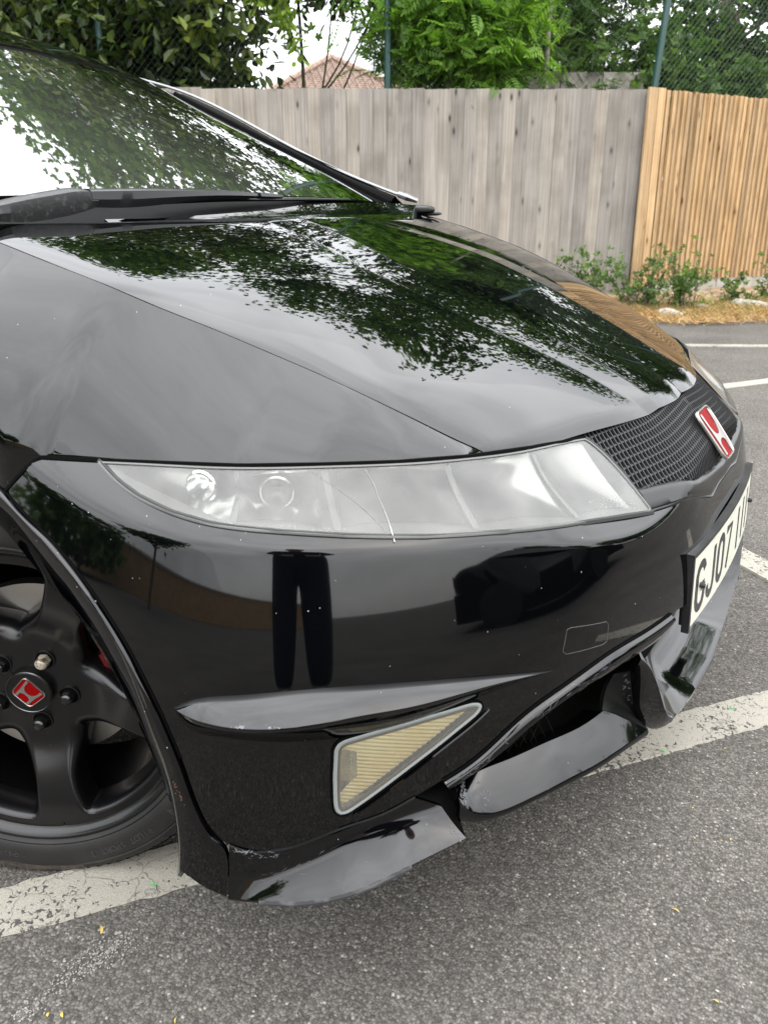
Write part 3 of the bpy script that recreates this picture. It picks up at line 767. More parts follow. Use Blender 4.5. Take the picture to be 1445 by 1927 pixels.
TR = {
 'HLL': [(1.2022, 0.7001), (1.1625, 0.6844), (1.122, 0.673), (1.0673, 0.6629), (1.0041, 0.6558), (0.9218, 0.6503), (0.8394, 0.6436), (0.7436, 0.6359), (0.6371, 0.6278), (0.4951, 0.6131), (0.3424, 0.5931)],
 'HLU': [(1.2022, 0.7001), (1.1156, 0.7035), (0.985, 0.706), (0.8636, 0.7055), (0.7542, 0.7026), (0.6477, 0.699), (0.5086, 0.6927), (0.3694, 0.6839)],
 'HLI': [(0.3694, 0.6839), (0.3559, 0.6664), (0.3474, 0.6425), (0.3438, 0.6178), (0.3424, 0.5931)],
 'SUR': [(0.3424, 0.5931), (0.2551, 0.5904), (0.1784, 0.574), (0.1074, 0.5546), (0.06, 0.56), (0, 0.5595)],
 'GRL': [(0.3353, 0.62), (0.3119, 0.618), (0.2643, 0.6161), (0.2267, 0.6139), (0.1827, 0.6036), (0.0, 0.586)],
 'GRI': [(0.3658, 0.6848), (0.3538, 0.6679), (0.3438, 0.6445), (0.3353, 0.62)],
 'LEAD': [(0.6115, 0.6989), (0.4901, 0.6932), (0.3666, 0.6855), (0.2963, 0.6868), (0.2153, 0.691), (0.1301, 0.6897), (0.0421, 0.688), (0.0, 0.694)],
 'FTOP': [(1.2022, 0.7001), (1.2441, 0.6986), (1.2853, 0.6972), (1.303, 0.6805), (1.3329, 0.6521)],
 'BL': [(1.2853, 0.6972), (1.303, 0.6805), (1.3329, 0.6521), (1.2995, 0.6347), (1.2349, 0.6107), (1.1873, 0.5841), (1.1547, 0.5617), (1.122, 0.5331), (1.0979, 0.5068), (1.0751, 0.4694), (1.056, 0.4328), (1.0389, 0.3847), (1.0269, 0.3313), (1.019, 0.3071), (1.0105, 0.2819), (1.002, 0.2715), (0.9885, 0.265)],
 'JOINT': [(1.3329, 0.6521), (1.2995, 0.6347), (1.2349, 0.6107), (1.1873, 0.5841), (1.1547, 0.5617), (1.122, 0.5331), (1.0979, 0.5068), (1.0751, 0.4694), (1.056, 0.4328), (1.0389, 0.3847), (1.0269, 0.3313), (1.019, 0.3071), (1.0105, 0.2819), (1.002, 0.2715), (0.9885, 0.265)],
 'BB': [(0.9885, 0.265), (0.9608, 0.2574), (0.9431, 0.259), (0.9154, 0.2654), (0.8806, 0.2795), (0.8451, 0.2921), (0.8195, 0.2985), (0.7677, 0.3202), (0.7329, 0.3364), (0.6932, 0.3556), (0.6307, 0.3999), (0.5746, 0.4245), (0.5299, 0.437), (0.4766, 0.4449), (0.4099, 0.4439), (0.3247, 0.4428), (0.2, 0.428), (0, 0.426)],
 'BARL': [(0.7173, 0.3134), (0.6974, 0.3271), (0.6825, 0.3347), (0.6619, 0.3438), (0.6179, 0.3664), (0.5753, 0.3884), (0.5362, 0.4017), (0.4731, 0.4033), (0.434, 0.4043), (0.3765, 0.4038), (0.3254, 0.4112), (0.309, 0.4177), (0.2, 0.4), (0, 0.398)],
 'MID': [(1.3222, 0.6421), (1.2675, 0.6171), (1.2051, 0.5846), (1.1539, 0.5519), (1.1057, 0.5049), (1.0879, 0.472), (1.073, 0.4328), (1.0567, 0.3888), (1.0489, 0.3387), (1.0467, 0.2839), (1.0489, 0.2487), (1.0545, 0.2109)],
 'OPEN': [(1.3641, 0.6008), (1.3194, 0.5794), (1.2633, 0.5501), (1.21, 0.5247), (1.1774, 0.5006), (1.1405, 0.4591), (1.1163, 0.4206), (1.0971, 0.3767), (1.0851, 0.3413), (1.0723, 0.2972), (1.0666, 0.2541), (1.0723, 0.2067), (1.0773, 0.1787)],
 'FU': [(1.0439, 0.4508), (1.0261, 0.4625), (0.9814, 0.4734), (0.8976, 0.4813), (0.8082, 0.48), (0.6889, 0.4695), (0.5838, 0.4521)],
 'FB': [(1.0432, 0.4449), (1.0361, 0.4284), (0.9963, 0.4182), (0.9346, 0.4147), (0.8607, 0.4144), (0.8068, 0.4182), (0.7429, 0.4292), (0.6747, 0.4419), (0.6158, 0.4489), (0.5838, 0.4521)],
 'FN': [(1.0403, 0.452, 0.004), (1.0247, 0.4537, 0.014), (0.9977, 0.4554, 0.026), (0.9644, 0.4559, 0.032), (0.9289, 0.4567, 0.034), (0.8849, 0.459, 0.033), (0.838, 0.4633, 0.03), (0.7897, 0.4634, 0.026), (0.7038, 0.4642, 0.016), (0.6349, 0.4591, 0.007), (0.5845, 0.4528, 0.001)],
 'FOGO': [(0.8628, 0.4011), (0.8607, 0.4094), (0.8522, 0.4149), (0.8188, 0.422), (0.7556, 0.4324), (0.6988, 0.4384), (0.6868, 0.4362), (0.6832, 0.4304), (0.6882, 0.4216), (0.7159, 0.4041), (0.7684, 0.3681), (0.8195, 0.3307), (0.8479, 0.311), (0.8579, 0.3091), (0.8636, 0.3154), (0.865, 0.328), (0.865, 0.3659)],
 'FOGI': [(0.8536, 0.4029), (0.8465, 0.4071), (0.8124, 0.4141), (0.7556, 0.4247), (0.7059, 0.4286), (0.7024, 0.4256), (0.7052, 0.4212), (0.7358, 0.402), (0.7812, 0.3699), (0.8195, 0.3399), (0.8451, 0.3199), (0.8515, 0.3177), (0.8557, 0.3214), (0.8565, 0.3345), (0.855, 0.3722)],
 'FOGT': [(0.6754, 0.4236), (0.6882, 0.4136), (0.7223, 0.3914), (0.762, 0.3637), (0.8004, 0.3367), (0.8259, 0.3186), (0.8423, 0.307)],
 'JEND': [(0.9871, 0.2557), (0.9906, 0.224), (0.9942, 0.198), (0.997, 0.1791)],
 'OEND': [(1.0808, 0.1696)],
 'JREAR': [(1.3543, 0.6575), (1.376, 0.6616), (1.398, 0.6643), (1.42, 0.6656), (1.4421, 0.6654), (1.4642, 0.6639), (1.4861, 0.661), (1.5078, 0.6567), (1.5291, 0.651), (1.5501, 0.644), (1.5705, 0.6356), (1.5904, 0.626), (1.6097, 0.6151), (1.6282, 0.603), (1.6459, 0.5898), (1.6627, 0.5755), (1.6786, 0.5601), (1.6935, 0.5438), (1.7073, 0.5265), (1.72, 0.5084), (1.7315, 0.4896), (1.7418, 0.47), (1.7508, 0.4498), (1.7585, 0.4291), (1.7649, 0.408)],
 'MREAR': [(1.3435, 0.6484), (1.3652, 0.6532), (1.3871, 0.6567), (1.4092, 0.6587), (1.4315, 0.6593), (1.4536, 0.6584), (1.4757, 0.6561), (1.4976, 0.6523), (1.5192, 0.6471), (1.5405, 0.6406), (1.5612, 0.6326), (1.5814, 0.6234), (1.6009, 0.6128), (1.6198, 0.601), (1.6378, 0.588), (1.6549, 0.5739), (1.6711, 0.5586), (1.6862, 0.5424), (1.7002, 0.5252), (1.7132, 0.5071), (1.7249, 0.4882), (1.7353, 0.4686), (1.7445, 0.4484), (1.7523, 0.4276), (1.7587, 0.4063)],
 'OREAR': [(1.3816, 0.6043), (1.3992, 0.6066), (1.417, 0.6079), (1.4348, 0.6081), (1.4526, 0.6073), (1.4703, 0.6053), (1.4879, 0.6022), (1.5052, 0.5981), (1.5223, 0.5929), (1.539, 0.5867), (1.5552, 0.5794), (1.5711, 0.5712), (1.5863, 0.562), (1.601, 0.5519), (1.615, 0.5409), (1.6284, 0.5291), (1.641, 0.5165), (1.6527, 0.5031), (1.6637, 0.489), (1.6737, 0.4743), (1.6829, 0.459), (1.691, 0.4432), (1.6982, 0.4269), (1.7044, 0.4102), (1.7095, 0.3931)],
 'LIPE': [(0.4436, -0.8726, 0.195), (0.4648, -0.8664, 0.198), (0.4965, -0.857, 0.205), (0.5349, -0.8448, 0.215), (0.5658, -0.8291, 0.225), (0.5899, -0.8142, 0.235), (0.6127, -0.7918, 0.245), (0.6486, -0.7557, 0.265), (0.6818, -0.7064, 0.275)],
 'LIPV': [(0.9899, 0.229), (0.9658, 0.2229), (0.9346, 0.2304), (0.8955, 0.246), (0.8593, 0.2631), (0.821, 0.2788), (0.7762, 0.2937), (0.7365, 0.3044)],
 'P2B': [(0.7081, 0.3087), (0.6924, 0.3197), (0.6768, 0.3257), (0.6371, 0.3308), (0.581, 0.338), (0.5469, 0.3388), (0.5149, 0.3387), (0.4674, 0.343)],
 'P2F': [(0.718, 0.3139), (0.7045, 0.2986), (0.6825, 0.2873), (0.6285, 0.2894), (0.5966, 0.2943), (0.5611, 0.2982), (0.5135, 0.2986), (0.4539, 0.2983), (0.3971, 0.2935)],
 'EPW': [(0.4163, 0.3629), (0.4312, 0.3159)],
 'CLO': [(0.8281, -0.257, 0.23), (0.8276, -0.2134, 0.222), (0.8329, -0.1382, 0.215), (0.8383, -0.0277, 0.21), (0.8329, 0.1324, 0.208), (0.8274, 0.2157, 0.208), (0.8042, 0.4195, 0.208)],
 'EPE': [(0.4248, 0.4174), (0.4042, 0.399), (0.3744, 0.3611), (0.3481, 0.3176), (0.3268, 0.2848), (0.3034, 0.2606), (0.2849, 0.2523)],
 'EPB': [(0.3999, 0.3764), (0.39, 0.3378), (0.3765, 0.3064), (0.3509, 0.2721), (0.3218, 0.2429), (0.2835, 0.2156), (0.2544, 0.2014)],
 'PLATE': [(0.2835, 0.5154), (0.3268, 0.433), (-0.1397, 0.5534)],
 'CAP': [(0.5618, 0.5005), (0.554, 0.5012), (0.4901, 0.4901), (0.4858, 0.4851), (0.4894, 0.4626), (0.4979, 0.4611), (0.5632, 0.4686), (0.5689, 0.4736)],
}

# ================================================================== THE CAR
# Plan outline of the nose at belt height (near half; car axes: X forward, Y left, Z up, origin under the front axle)
PLN = np.array([(.8215,.2),(.8235,.1),(.824,0),(.8235,-.1),(.8215,-.2),(.8055,-.31),(.779,-.42),(.741,-.53),(.689,-.616),
                (.628,-.695),(.558,-.765),(.480,-.825),(.39,-.866),(.28,-.886),(.15,-.892),(0,-.8925),(-.25,-.8925),(-.5,-.8925)])
_t = np.concatenate([[0], np.cumsum(np.hypot(*np.diff(PLN, axis=0).T))]); _t -= _t[2]
_S = np.linspace(_t[0], _t[-1], 3000); _P = ncs(_t, PLN)(_S)
_T = np.gradient(_P, _S, axis=0); _T /= np.linalg.norm(_T, axis=1)[:, None]
_N = np.stack([-_T[:, 1], _T[:, 0]], 1)
if _N[500] @ np.array([1, 0]) < 0: _N = -_N
_h = ncs([.08,.15,.20,.25,.30,.35,.40,.45,.50,.54,.58,.62,.66,.70,.74],
         [-.004,.004,.007,.010,.012,.011,.010,.0065,0,-.0083,-.0185,-.0302,-.0425,-.0555,-.069])
_zb = ncs([-.3,0,.2,.35,.6,.85,1.0,1.1,1.19,1.29,1.4,2.2], [.63,.63,.612,.583,.614,.634,.641,.647,.662,.690,.72,.75])   # height of the shoulder fold
def skin(s, z, off=0.0):
    """point on the nose skin: s = metres round the plan from the centre line, z = height, off = outward"""
    s = np.asarray(s, float); z = np.broadcast_to(np.asarray(z, float), s.shape); off = np.broadcast_to(np.asarray(off, float), s.shape)
    fold = .80*.0032*np.logaddexp(0, (z.ravel()-_zb(s.ravel()))/.0032)
    o = (_h(z.ravel())-fold).reshape(s.shape)+off
    g = lambda A: np.interp(s.ravel(), _S, A).reshape(s.shape)
    nx, ny = g(_N[:, 0]), g(_N[:, 1]); l = np.hypot(nx, ny)
    return np.stack([g(_P[:, 0])+nx/l*o, g(_P[:, 1])+ny/l*o, z], -1)
def sk(pts, off=0.0):
    p = np.array([q[:2] for q in pts], float)
    o = [q[2]+off if len(q) > 2 else off for q in pts]
    return skin(p[:, 0], p[:, 1], o)
def mir(P): return np.asarray(P)*np.array([1, -1, 1])

def panel(name, P, material, parent=None, mirror=False, flange=0.008, both=False, hole=None):
    """sheet from a point grid with turned-in edges; both=True joins the mirrored half at the centre line"""
    P = np.asarray(P, float)
    mb = MB()
    mb.grid(P)
    n, m = P.shape[:2]
    if hole is not None: mb.F = [f for f in mb.F if not hole[f[0]//m, f[0] % m]]
    du = np.gradient(P, axis=0); dv = np.gradient(P, axis=1)
    Nn = np.cross(du, dv); Nn /= np.linalg.norm(Nn, axis=2)[:, :, None]+1e-12
    ctr = P.reshape(-1, 3).mean(0); ref = np.array([-0.2, 0.05, 0.3])
    if np.sum(Nn.reshape(-1, 3) @ (ctr-ref)) < 0: Nn = -Nn
    if flange:
        for E, K in ((P[0], Nn[0]), (P[-1], Nn[-1]), (P[:, 0], Nn[:, 0]), (P[:, -1], Nn[:, -1])):
            if both and np.abs(E[:, 1]).max() < 1e-4: continue
            mb.grid(np.array([E, E-K*0.0012, E-K*flange]))
    if both:
        V, F = list(mb.V), list(mb.F)
        mb.add([(v[0], -v[1], v[2]) for v in V], [tuple(f[::-1]) for f in F])
    if mirror: mb.V = [(v[0], -v[1], v[2]) for v in mb.V]
    o = mesh_ob(name, mb.V, mb.F, material, parent)
    bm = bmesh.new(); bm.from_mesh(o.data)
    if both:
        seam = [v for v in bm.verts if abs(v.co.y) < 2e-5]
        bmesh.ops.remove_doubles(bm, verts=seam, dist=5e-5)
    bmesh.ops.recalc_face_normals(bm, faces=bm.faces)
    # outward = away from the middle of the car
    big = max(bm.faces, key=lambda f: f.calc_area())
    sgn = sum(f.normal.dot(f.calc_center_median()-Vector((-0.3, 0, 0.35)))*f.calc_area() for f in bm.faces)
    if sgn < 0: bmesh.ops.reverse_faces(bm, faces=bm.faces)
    bm.to_mesh(o.data); bm.free()
    o.data.set_sharp_from_angle(angle=math.radians(50))
    return o

CARP = empty('parked_car')
tag(CARP, 'black hatchback with cracked front lip, red emblem and hazy headlamps', 'car')

# ---------------------------------------------------------------- bonnet
SHUT = np.array([(-.165,-.713,.966),(-.053,-.706,.940),(.04,-.696,.915),(.126,-.683,.891),(.199,-.666,.866),(.265,-.642,.842),(.331,-.618,.816),
                 (.397,-.595,.790),(.465,-.577,.763),(.528,-.553,.733),(.565,-.536,.714),(.601,-.516,.697)])[::-1]
SH_EXT = np.concatenate([SHUT, [(-.28,-.728,.988),(-.40,-.74,1.005)]])
NV, NU = 90, 121
shut = resamp(SHUT, NV)
lead = sk(TR['LEAD'])                                    # from the near corner to the centre line
lead[:, 2] = np.interp(lead[:, 1], [-.55, 0], [.6985, .6945])
lead_f = ncs(np.sort(-lead[:, 1]), lead[np.argsort(-lead[:, 1])])
cx = np.linspace(.722, -.034, NV)
pc = np.polyfit([.722, .35, -.034], [.694, .862, .967], 2)
cen = np.stack([cx, 0*cx, np.polyval(pc, cx)], 1)
vv = np.linspace(0, 1, NV)
uu = np.linspace(0, 1, NU)
def sstep(x): x = np.clip(x, 0, 1); return x*x*(3-2*x)
hood = np.zeros((NV, NU, 3))
for i in range(NV):
    C, S_, v = cen[i], shut[i], vv[i]
    w = uu**2.1
    row = np.stack([C[0]+(S_[0]-C[0])*w, S_[1]*uu, C[2]+(S_[2]-C[2])*w], 1)
    # pull the first rows onto the traced leading edge
    tgt = lead_f(np.clip(uu*abs(shut[0][1]), 0, .53))
    base = np.stack([cen[0][0]+(shut[0][0]-cen[0][0])*w, shut[0][1]*uu, cen[0][2]+(shut[0][2]-cen[0][2])*w], 1)
    d = tgt-base; d[:, 1] = 0
    row += d*(1-v)**4
    # raised centre: a narrow bevel between two folds
    yo = np.interp(v, [0, .12, .35, .6, .85, 1], [.172, .196, .25, .262, .21, .185])
    yi = np.interp(v, [0, .12, .35, .6, .85, 1], [.135, .124, .145, .160, .115, .085])
    ya = np.abs(row[:, 1])
    q = np.clip((yo-ya)/(yo-yi), 0, 1)
    q = np.where(q < .08, q*q/.16, np.where(q > .92, 1-.04-((1-q)**2/.16-0), q-.04))
    row[:, 2] += .0062*q*np.clip(1-(1-v)*0.15, 0, 1)
    # edge rolls over a little towards the shut line and the nose
    row[:, 2] -= .0035*np.clip((uu-.93)/.07, 0, 1)**2
    row[:, 2] -= .006*np.clip(1-v/.035, 0, 1)**2
    hood[i] = row
hood[:, :, 2] -= np.clip((vv-.96)/.04, 0, 1)[:, None]**2*.004
ins = np.clip(uu, 0, .9958)                               # 2 mm shut gap
hood_g = np.stack([[np.interp(ins, uu, hood[i, :, k]) for k in range(3)] for i in range(NV)], 0).transpose(0, 2, 1)
bonnet = panel('bonnet', hood_g, M['paint'], CARP, both=True, flange=0.014)
# upturned rear edge of the bonnet
k = np.linspace(0, 1, 10)[:, None]
ys = np.linspace(-.46, .66, 60)
rear = np.array([[np.interp(abs(y), [0,.69], [-.034,-.034]) -.135*(y/.69)**2, y, .967+(-.001)*(y/.69)**2-.004] for y in ys])
hgt = np.interp(ys, [-.46, -.36, -.1, 0, .15, .4, .66], [0.001, .002, .016, .026, .033, .036, .031])
back = np.array([[-.086-.095*(y/.66)**2, y, .966+h*.93] for y, h in zip(ys, hgt)])
strip = np.array([rear*(1-a)+back*a + np.array([0, 0, -.006*math.sin(math.pi*a)]) for a in k[:, 0]])
panel('bonnet_rear_lip', strip, M['paint'], CARP, flange=0.01)

# ---------------------------------------------------------------- front wings
NA = 90
A = resamp(SH_EXT, NA)
low = [skin(np.array([s]), z)[0] for s, z in [(0.6185, .7005)]+[q for q in TR['HLU'][::-1] if q[0] > .66]+TR['FTOP'][1:]]
low = np.array([p for p in low]+list(sk(TR['JREAR'])))
D = np.array(low)
# match parameters: equal fractions of the upper and lower edges, front to back
ua = np.concatenate([[0], np.cumsum(np.linalg.norm(np.diff(A, axis=0), axis=1))]); ua /= ua[-1]
tD = np.concatenate([[0], np.cumsum(np.linalg.norm(np.diff(D, axis=0), axis=1))]); tD /= tD[-1]
Dn = np.stack([np.interp(ua, tD, D[:, k]) for k in range(3)], 1)
jc = int(np.argmin(np.linalg.norm(Dn-skin(np.array([TR['FTOP'][2][0]]), TR['FTOP'][2][1])[0], axis=1)))   # bumper corner
nb1, nb2 = 40, 14
wing = np.zeros((nb1+nb2, NA, 3))
for j in range(NA):
    a, d = A[j].copy(), Dn[j].copy()
    a[:2] += (d-a)[:2]*(.0026/max(.01, np.linalg.norm((d-a)[:2]))); a[2] -= .0005
    # over the arch the wing ends in a narrow upright flare
    ex_ = np.clip((A[jc][0]-a[0])/.10, 0, 1.6)
    hf = .0005+.100*ex_**.8
    q_ = d+np.array([0, .008*min(1, ex_), hf])
    K = np.array([*(a[:2]+(q_-a)[:2]*.60), a[2]-(a[2]-q_[2])*.40])
    t = np.linspace(0, 1, nb1)[:, None]
    wing[:nb1, j] = (1-t)**2*a+2*t*(1-t)*K+t*t*q_
    t = np.linspace(0, 1, nb2+1)[1:, None]
    k2 = q_*.75+d*.25+np.array([0, -.006, 0])*min(1, ex_)
    wing[nb1:, j] = (1-t)**2*q_+2*t*(1-t)*k2+t*t*d
panel('front_wing', wing, M['paint'], CARP, flange=0.010)
panel('front_wing', wing, M['paint'], CARP, mirror=True, flange=0.010)

# ---------------------------------------------------------------- bumper skin
def curve_sz(pts, n): return resamp([q[:2] for q in pts], n)
top_pts = [q for q in TR['FTOP'][2::-1]] + TR['HLL'][1:] + TR['SUR'][1:]
NT = 200
top = resamp(top_pts, NT, False)
bot = resamp(TR['BB'], NT, False)
lef = resamp(TR['BL'][::-1], 80, False)                   # bottom to top
rig = resamp([TR['BB'][-1], TR['SUR'][-1]], 80, False)
# smooth the traced polylines
def soft(P, k=3):
    P = P.copy()
    for _ in range(k): P[1:-1] = P[1:-1]*.5+(P[:-2]+P[2:])*.25
    return P
top, bot = soft(top, 6), soft(bot, 10)
NF = 96
def ring_sz(a, n_): 
    P = np.array(a+[a[0]]); return soft(resamp(P, n_+1, False), 1)[:-1]
def shrink(R, k_):
    # offset a closed (s,z) loop inwards by k metres
    d = np.roll(R, -1, 0)-np.roll(R, 1, 0); d /= np.linalg.norm(d, axis=1)[:, None]; nn = np.stack([-d[:, 1], d[:, 0]], 1)
    if np.sum(nn*(R.mean(0)-R)) < 0: nn = -nn
    return soft(R+nn*k_, 1)
def in_poly(Q, R):
    s, z = Q[..., 0], Q[..., 1]; c_ = np.zeros(s.shape, bool); j = len(R)-1
    for i in range(len(R)):
        xi, yi = R[i]; xj, yj = R[j]
        c_ ^= ((yi > z) != (yj > z)) & (s < (xj-xi)*(z-yi)/(yj-yi+1e-15)+xi); j = i
    return c_
fo = ring_sz(TR['FOGO'], NF)
dom = coons(top, bot, soft(lef, 3), rig)
bump = skin(dom[..., 0], dom[..., 1])
mid_ = (dom[:-1, :-1]+dom[1:, 1:])/2
cut = np.zeros(dom.shape[:2], bool); cut[:-1, :-1] = in_poly(mid_, shrink(fo, .0035))   # opening for the fog lamp
bumper = panel('bumper', bump, M['bumper'], CARP, both=True, flange=0.012, hole=cut)

def far_copy(o, name=None):
    """mirrored twin on the far side"""
    me = o.data.copy()
    me.transform(Matrix.Scale(-1, 4, (0, 1, 0))); me.flip_normals()
    c = bpy.data.objects.new(o.name.split('.')[0], me); COL.objects.link(c)
    c.parent = o.parent
    return c

# shut lines: thin black tubes laid in to paint the shade of the gaps
def seam(name, P, rad, parent=CARP, mirror=True, m=None):
    mb = MB(); mb.tube(resamp(P, 120, False), rad, 6); o = mb.build(name, m or M['gap'], parent)
    if mirror: far_copy(o)
seam('shut_gap', SH_EXT-np.array([0, 0, .0036]), .0030)
lamp_top = sk([q for q in TR['HLU'][::-1]]+TR['FTOP'][1:], -.002)
seam('shut_gap', lamp_top, .0042)
seam('lamp_seal', sk(TR['HLL'], -.0015), .0042, m=M['seal'])  # black tube drawn for the dark gap under the lens

# ---------------------------------------------------------------- headlamps
def make_lamp(mirror):
    L_ = empty('headlamp', parent=CARP)
    n = 70
    lo = resamp(TR['HLL'], n); up = resamp(TR['HLU'], n)
    tip = np.array(TR['HLL'][0]); c = (lo.mean(0)+up.mean(0))/2
    inner = resamp(TR['HLI'][::-1], 24)                   # bottom to top
    left = np.linspace(tip, tip, 24)
    g = coons(up, lo, left, inner)
    g = g+(c-g)*np.array([.006, .03])
    lens = skin(g[..., 0], g[..., 1], .0015)
    global lensgrid
    if not mirror: lensgrid = lens
    mb = MB(); mb.grid(lens)
    o = orient(mb.build('lens', M['lens'], L_), (0, 0, .4))
    # moulded rim of the lens
    ring = np.concatenate([lens[0], lens[:, -1][1:], lens[-1][::-1][1:]])
    r = MB(); r.tube(resamp(ring, 160, False), .0021, 6, cap=False); rim = r.build('lens_rim', M['lens_rim'], L_)
    # housing behind: reflector bowls of different depth, one behind the other
    def bowl(name, s0, s1, depth, material, z_in=.12, curve=1.0, tilt=0.0):
        cols, rows = 26, 18
        P = np.zeros((rows, cols, 3))
        for j in range(cols):
            a = s0+(s1-s0)*j/(cols-1)
            zl = np.interp(a, lo[::-1, 0], lo[::-1, 1]); zu = np.interp(a, up[::-1, 0], up[::-1, 1])
            h = zu-zl
            zl += .05*h; zu -= .03*h
            x = (j/(cols-1)-.5)*2
            for i in range(rows):
                b = i/(rows-1); y = (b-.5)*2
                dd = depth*(1-.75*abs(x)**2.2*curve)*(1-.55*abs(y)**2.4)+.004+tilt*x
                P[i, j] = skin(np.array([a]), zl+(zu-zl)*b, -dd)[0]
        mb = MB(); mb.grid(P); return mb.build(name, material, L_)
    smax = tip[0]
    parts = [o, rim,
        bowl('outer_reflector', smax-.035, .985, .050, M['reflector'], tilt=-.006),
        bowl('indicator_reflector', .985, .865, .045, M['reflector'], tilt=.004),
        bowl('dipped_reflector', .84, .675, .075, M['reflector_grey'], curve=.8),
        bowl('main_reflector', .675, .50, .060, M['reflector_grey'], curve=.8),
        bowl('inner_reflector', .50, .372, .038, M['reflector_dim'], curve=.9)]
    # dividers and a projector ring
    for s_ in (.985, .852, .675, .50):
        a = np.array([s_]); zl = np.interp(s_, lo[::-1, 0], lo[::-1, 1]); zu = np.interp(s_, up[::-1, 0], up[::-1, 1])
        hh = zu-zl
        Q = np.array([[skin(a+ds+.010*(t_-.5), zl+.06*hh+(hh*.86)*t_, -od-.012*math.sin(math.pi*t_))[0] for t_ in np.linspace(0, 1, 9)]
                      for ds, od in ((-.0045, .006), (0, .0035), (.0045, .006))])
        mb = MB(); mb.grid(Q); parts.append(mb.build('divider', M['housing'], L_))
    def ring_at(s_, rad, dep, material, name):
        zl = np.interp(s_, lo[::-1, 0], lo[::-1, 1]); zu = np.interp(s_, up[::-1, 0], up[::-1, 1])
        c0 = skin(np.array([s_]), (zl+zu)/2, -dep)[0]
        nn = skin(np.array([s_]), (zl+zu)/2, 0)[0]-c0; nn /= np.linalg.norm(nn)
        ax = np.cross(nn, [0, 0, 1]); ax /= np.linalg.norm(ax); ay = np.cross(ax, nn)
        rows = []
        for rr, ff in ((rad, .012), (rad*.9, .014), (rad*.8, .004), (rad*.55, -.004), (.002, -.010)):
            th = np.linspace(0, 2*np.pi, 25)[:-1]
            rows.append(c0+nn*ff+rr*(np.cos(th)[:, None]*ax+np.sin(th)[:, None]*ay))
        mb = MB(); mb.grid(np.array(rows), close_v=True); return mb.build(name, material, L_)
    parts.append(ring_at(1.045, .020, .030, M['chrome'], 'bulb_holder'))
    parts.append(ring_at(.925, .020, .034, M['reflector_grey'], 'bulb_holder'))
    # back of the housing
    g2 = skin(g[..., 0], g[..., 1], -.085); mb = MB(); mb.grid(g2); parts.append(mb.build('housing', M['housing'], L_))
    wall = np.array([ring+0*ring, skin(np.concatenate([g[0,:,0], g[1:,-1,0], g[-1,::-1,0][1:]]), np.concatenate([g[0,:,1], g[1:,-1,1], g[-1,::-1,1][1:]]), -.085)])
    mb = MB(); mb.grid(wall); parts.append(mb.build('housing_wall', M['housing'], L_))
    if not mirror:
        # long scratch and a chalky scrape across the lens
        def sl(name, pts, rad, mm):
            mb = MB(); mb.tube(resamp(sk(pts, .0024), 24), rad, 5); return mb.build(name, mm, L_)
        parts.append(sl('lens_scratch', [(.874,.7015),(.83,.678),(.80,.655),(.787,.641)], .00022, M['scratch']))
        parts.append(sl('lens_scrape', [(.7925,.676),(.788,.664),(.7845,.650),(.7825,.636)], [.0002]*8+[.0004]*8+[.0007]*7+[.0011], M['chalk']))
        parts.append(sl('lens_scrape', [(.803,.700),(.796,.688),(.7925,.676)], .00018, M['chalk']))
    if mirror:
        for p in parts:
            p.data.transform(Matrix.Scale(-1, 4, (0, 1, 0))); p.data.flip_normals()
    return L_
def lens_material():
    m = bpy.data.materials.new('hazy_lamp_lens'); m.use_nodes = True
    N, L = m.node_tree.nodes, m.node_tree.links; N.clear()
    o = nd(N, 'ShaderNodeOutputMaterial'); t = nd(N, 'ShaderNodeTexCoord')
    tr = nd(N, 'ShaderNodeBsdfTransparent'); tr.inputs[0].default_value = (.94, .945, .92, 1)
    rf = nd(N, 'ShaderNodeBsdfRefraction', Roughness=.06, IOR=1.02); rf.inputs[0].default_value = (.95, .95, .92, 1)
    df = nd(N, 'ShaderNodeBsdfDiffuse'); df.inputs[0].default_value = (.31, .31, .295, 1)
    gl = nd(N, 'ShaderNodeBsdfGlossy', Roughness=.05)
    n = nd(N, 'ShaderNodeTexNoise', Scale=14.0, Detail=6.0); L.new(t.outputs['Object'], n.inputs['Vector'])
    hz_ = ramp(N, L, n.outputs['Fac'], [(.3, (.14,)*3), (.75, (.36,)*3)])
    a = nd(N, 'ShaderNodeMixShader'); a.inputs[0].default_value = .65; L.new(tr.outputs[0], a.inputs[1]); L.new(rf.outputs[0], a.inputs[2])
    b = nd(N, 'ShaderNodeMixShader'); L.new(hz_.outputs[0], b.inputs[0]); L.new(a.outputs[0], b.inputs[1]); L.new(df.outputs[0], b.inputs[2])
    fr = nd(N, 'ShaderNodeFresnel', IOR=1.5)
    c = nd(N, 'ShaderNodeMixShader'); L.new(fr.outputs[0], c.inputs[0]); L.new(b.outputs[0], c.inputs[1]); L.new(gl.outputs[0], c.inputs[2])
    L.new(c.outputs[0], o.inputs[0]); return m
M['lens'] = lens_material()
M['lens_rim'] = mat('frosted_lens_rim', (.055, .055, .052), .35, coat=.4)
M['housing'] = mat('lamp_housing_grey', (.09, .09, .088), .5)
M['scratch'] = mat('scratch', (.22, .22, .21), .7)
M['chalk'] = mat('chalky_scrape', (.36, .36, .345), .8)
make_lamp(False); make_lamp(True)

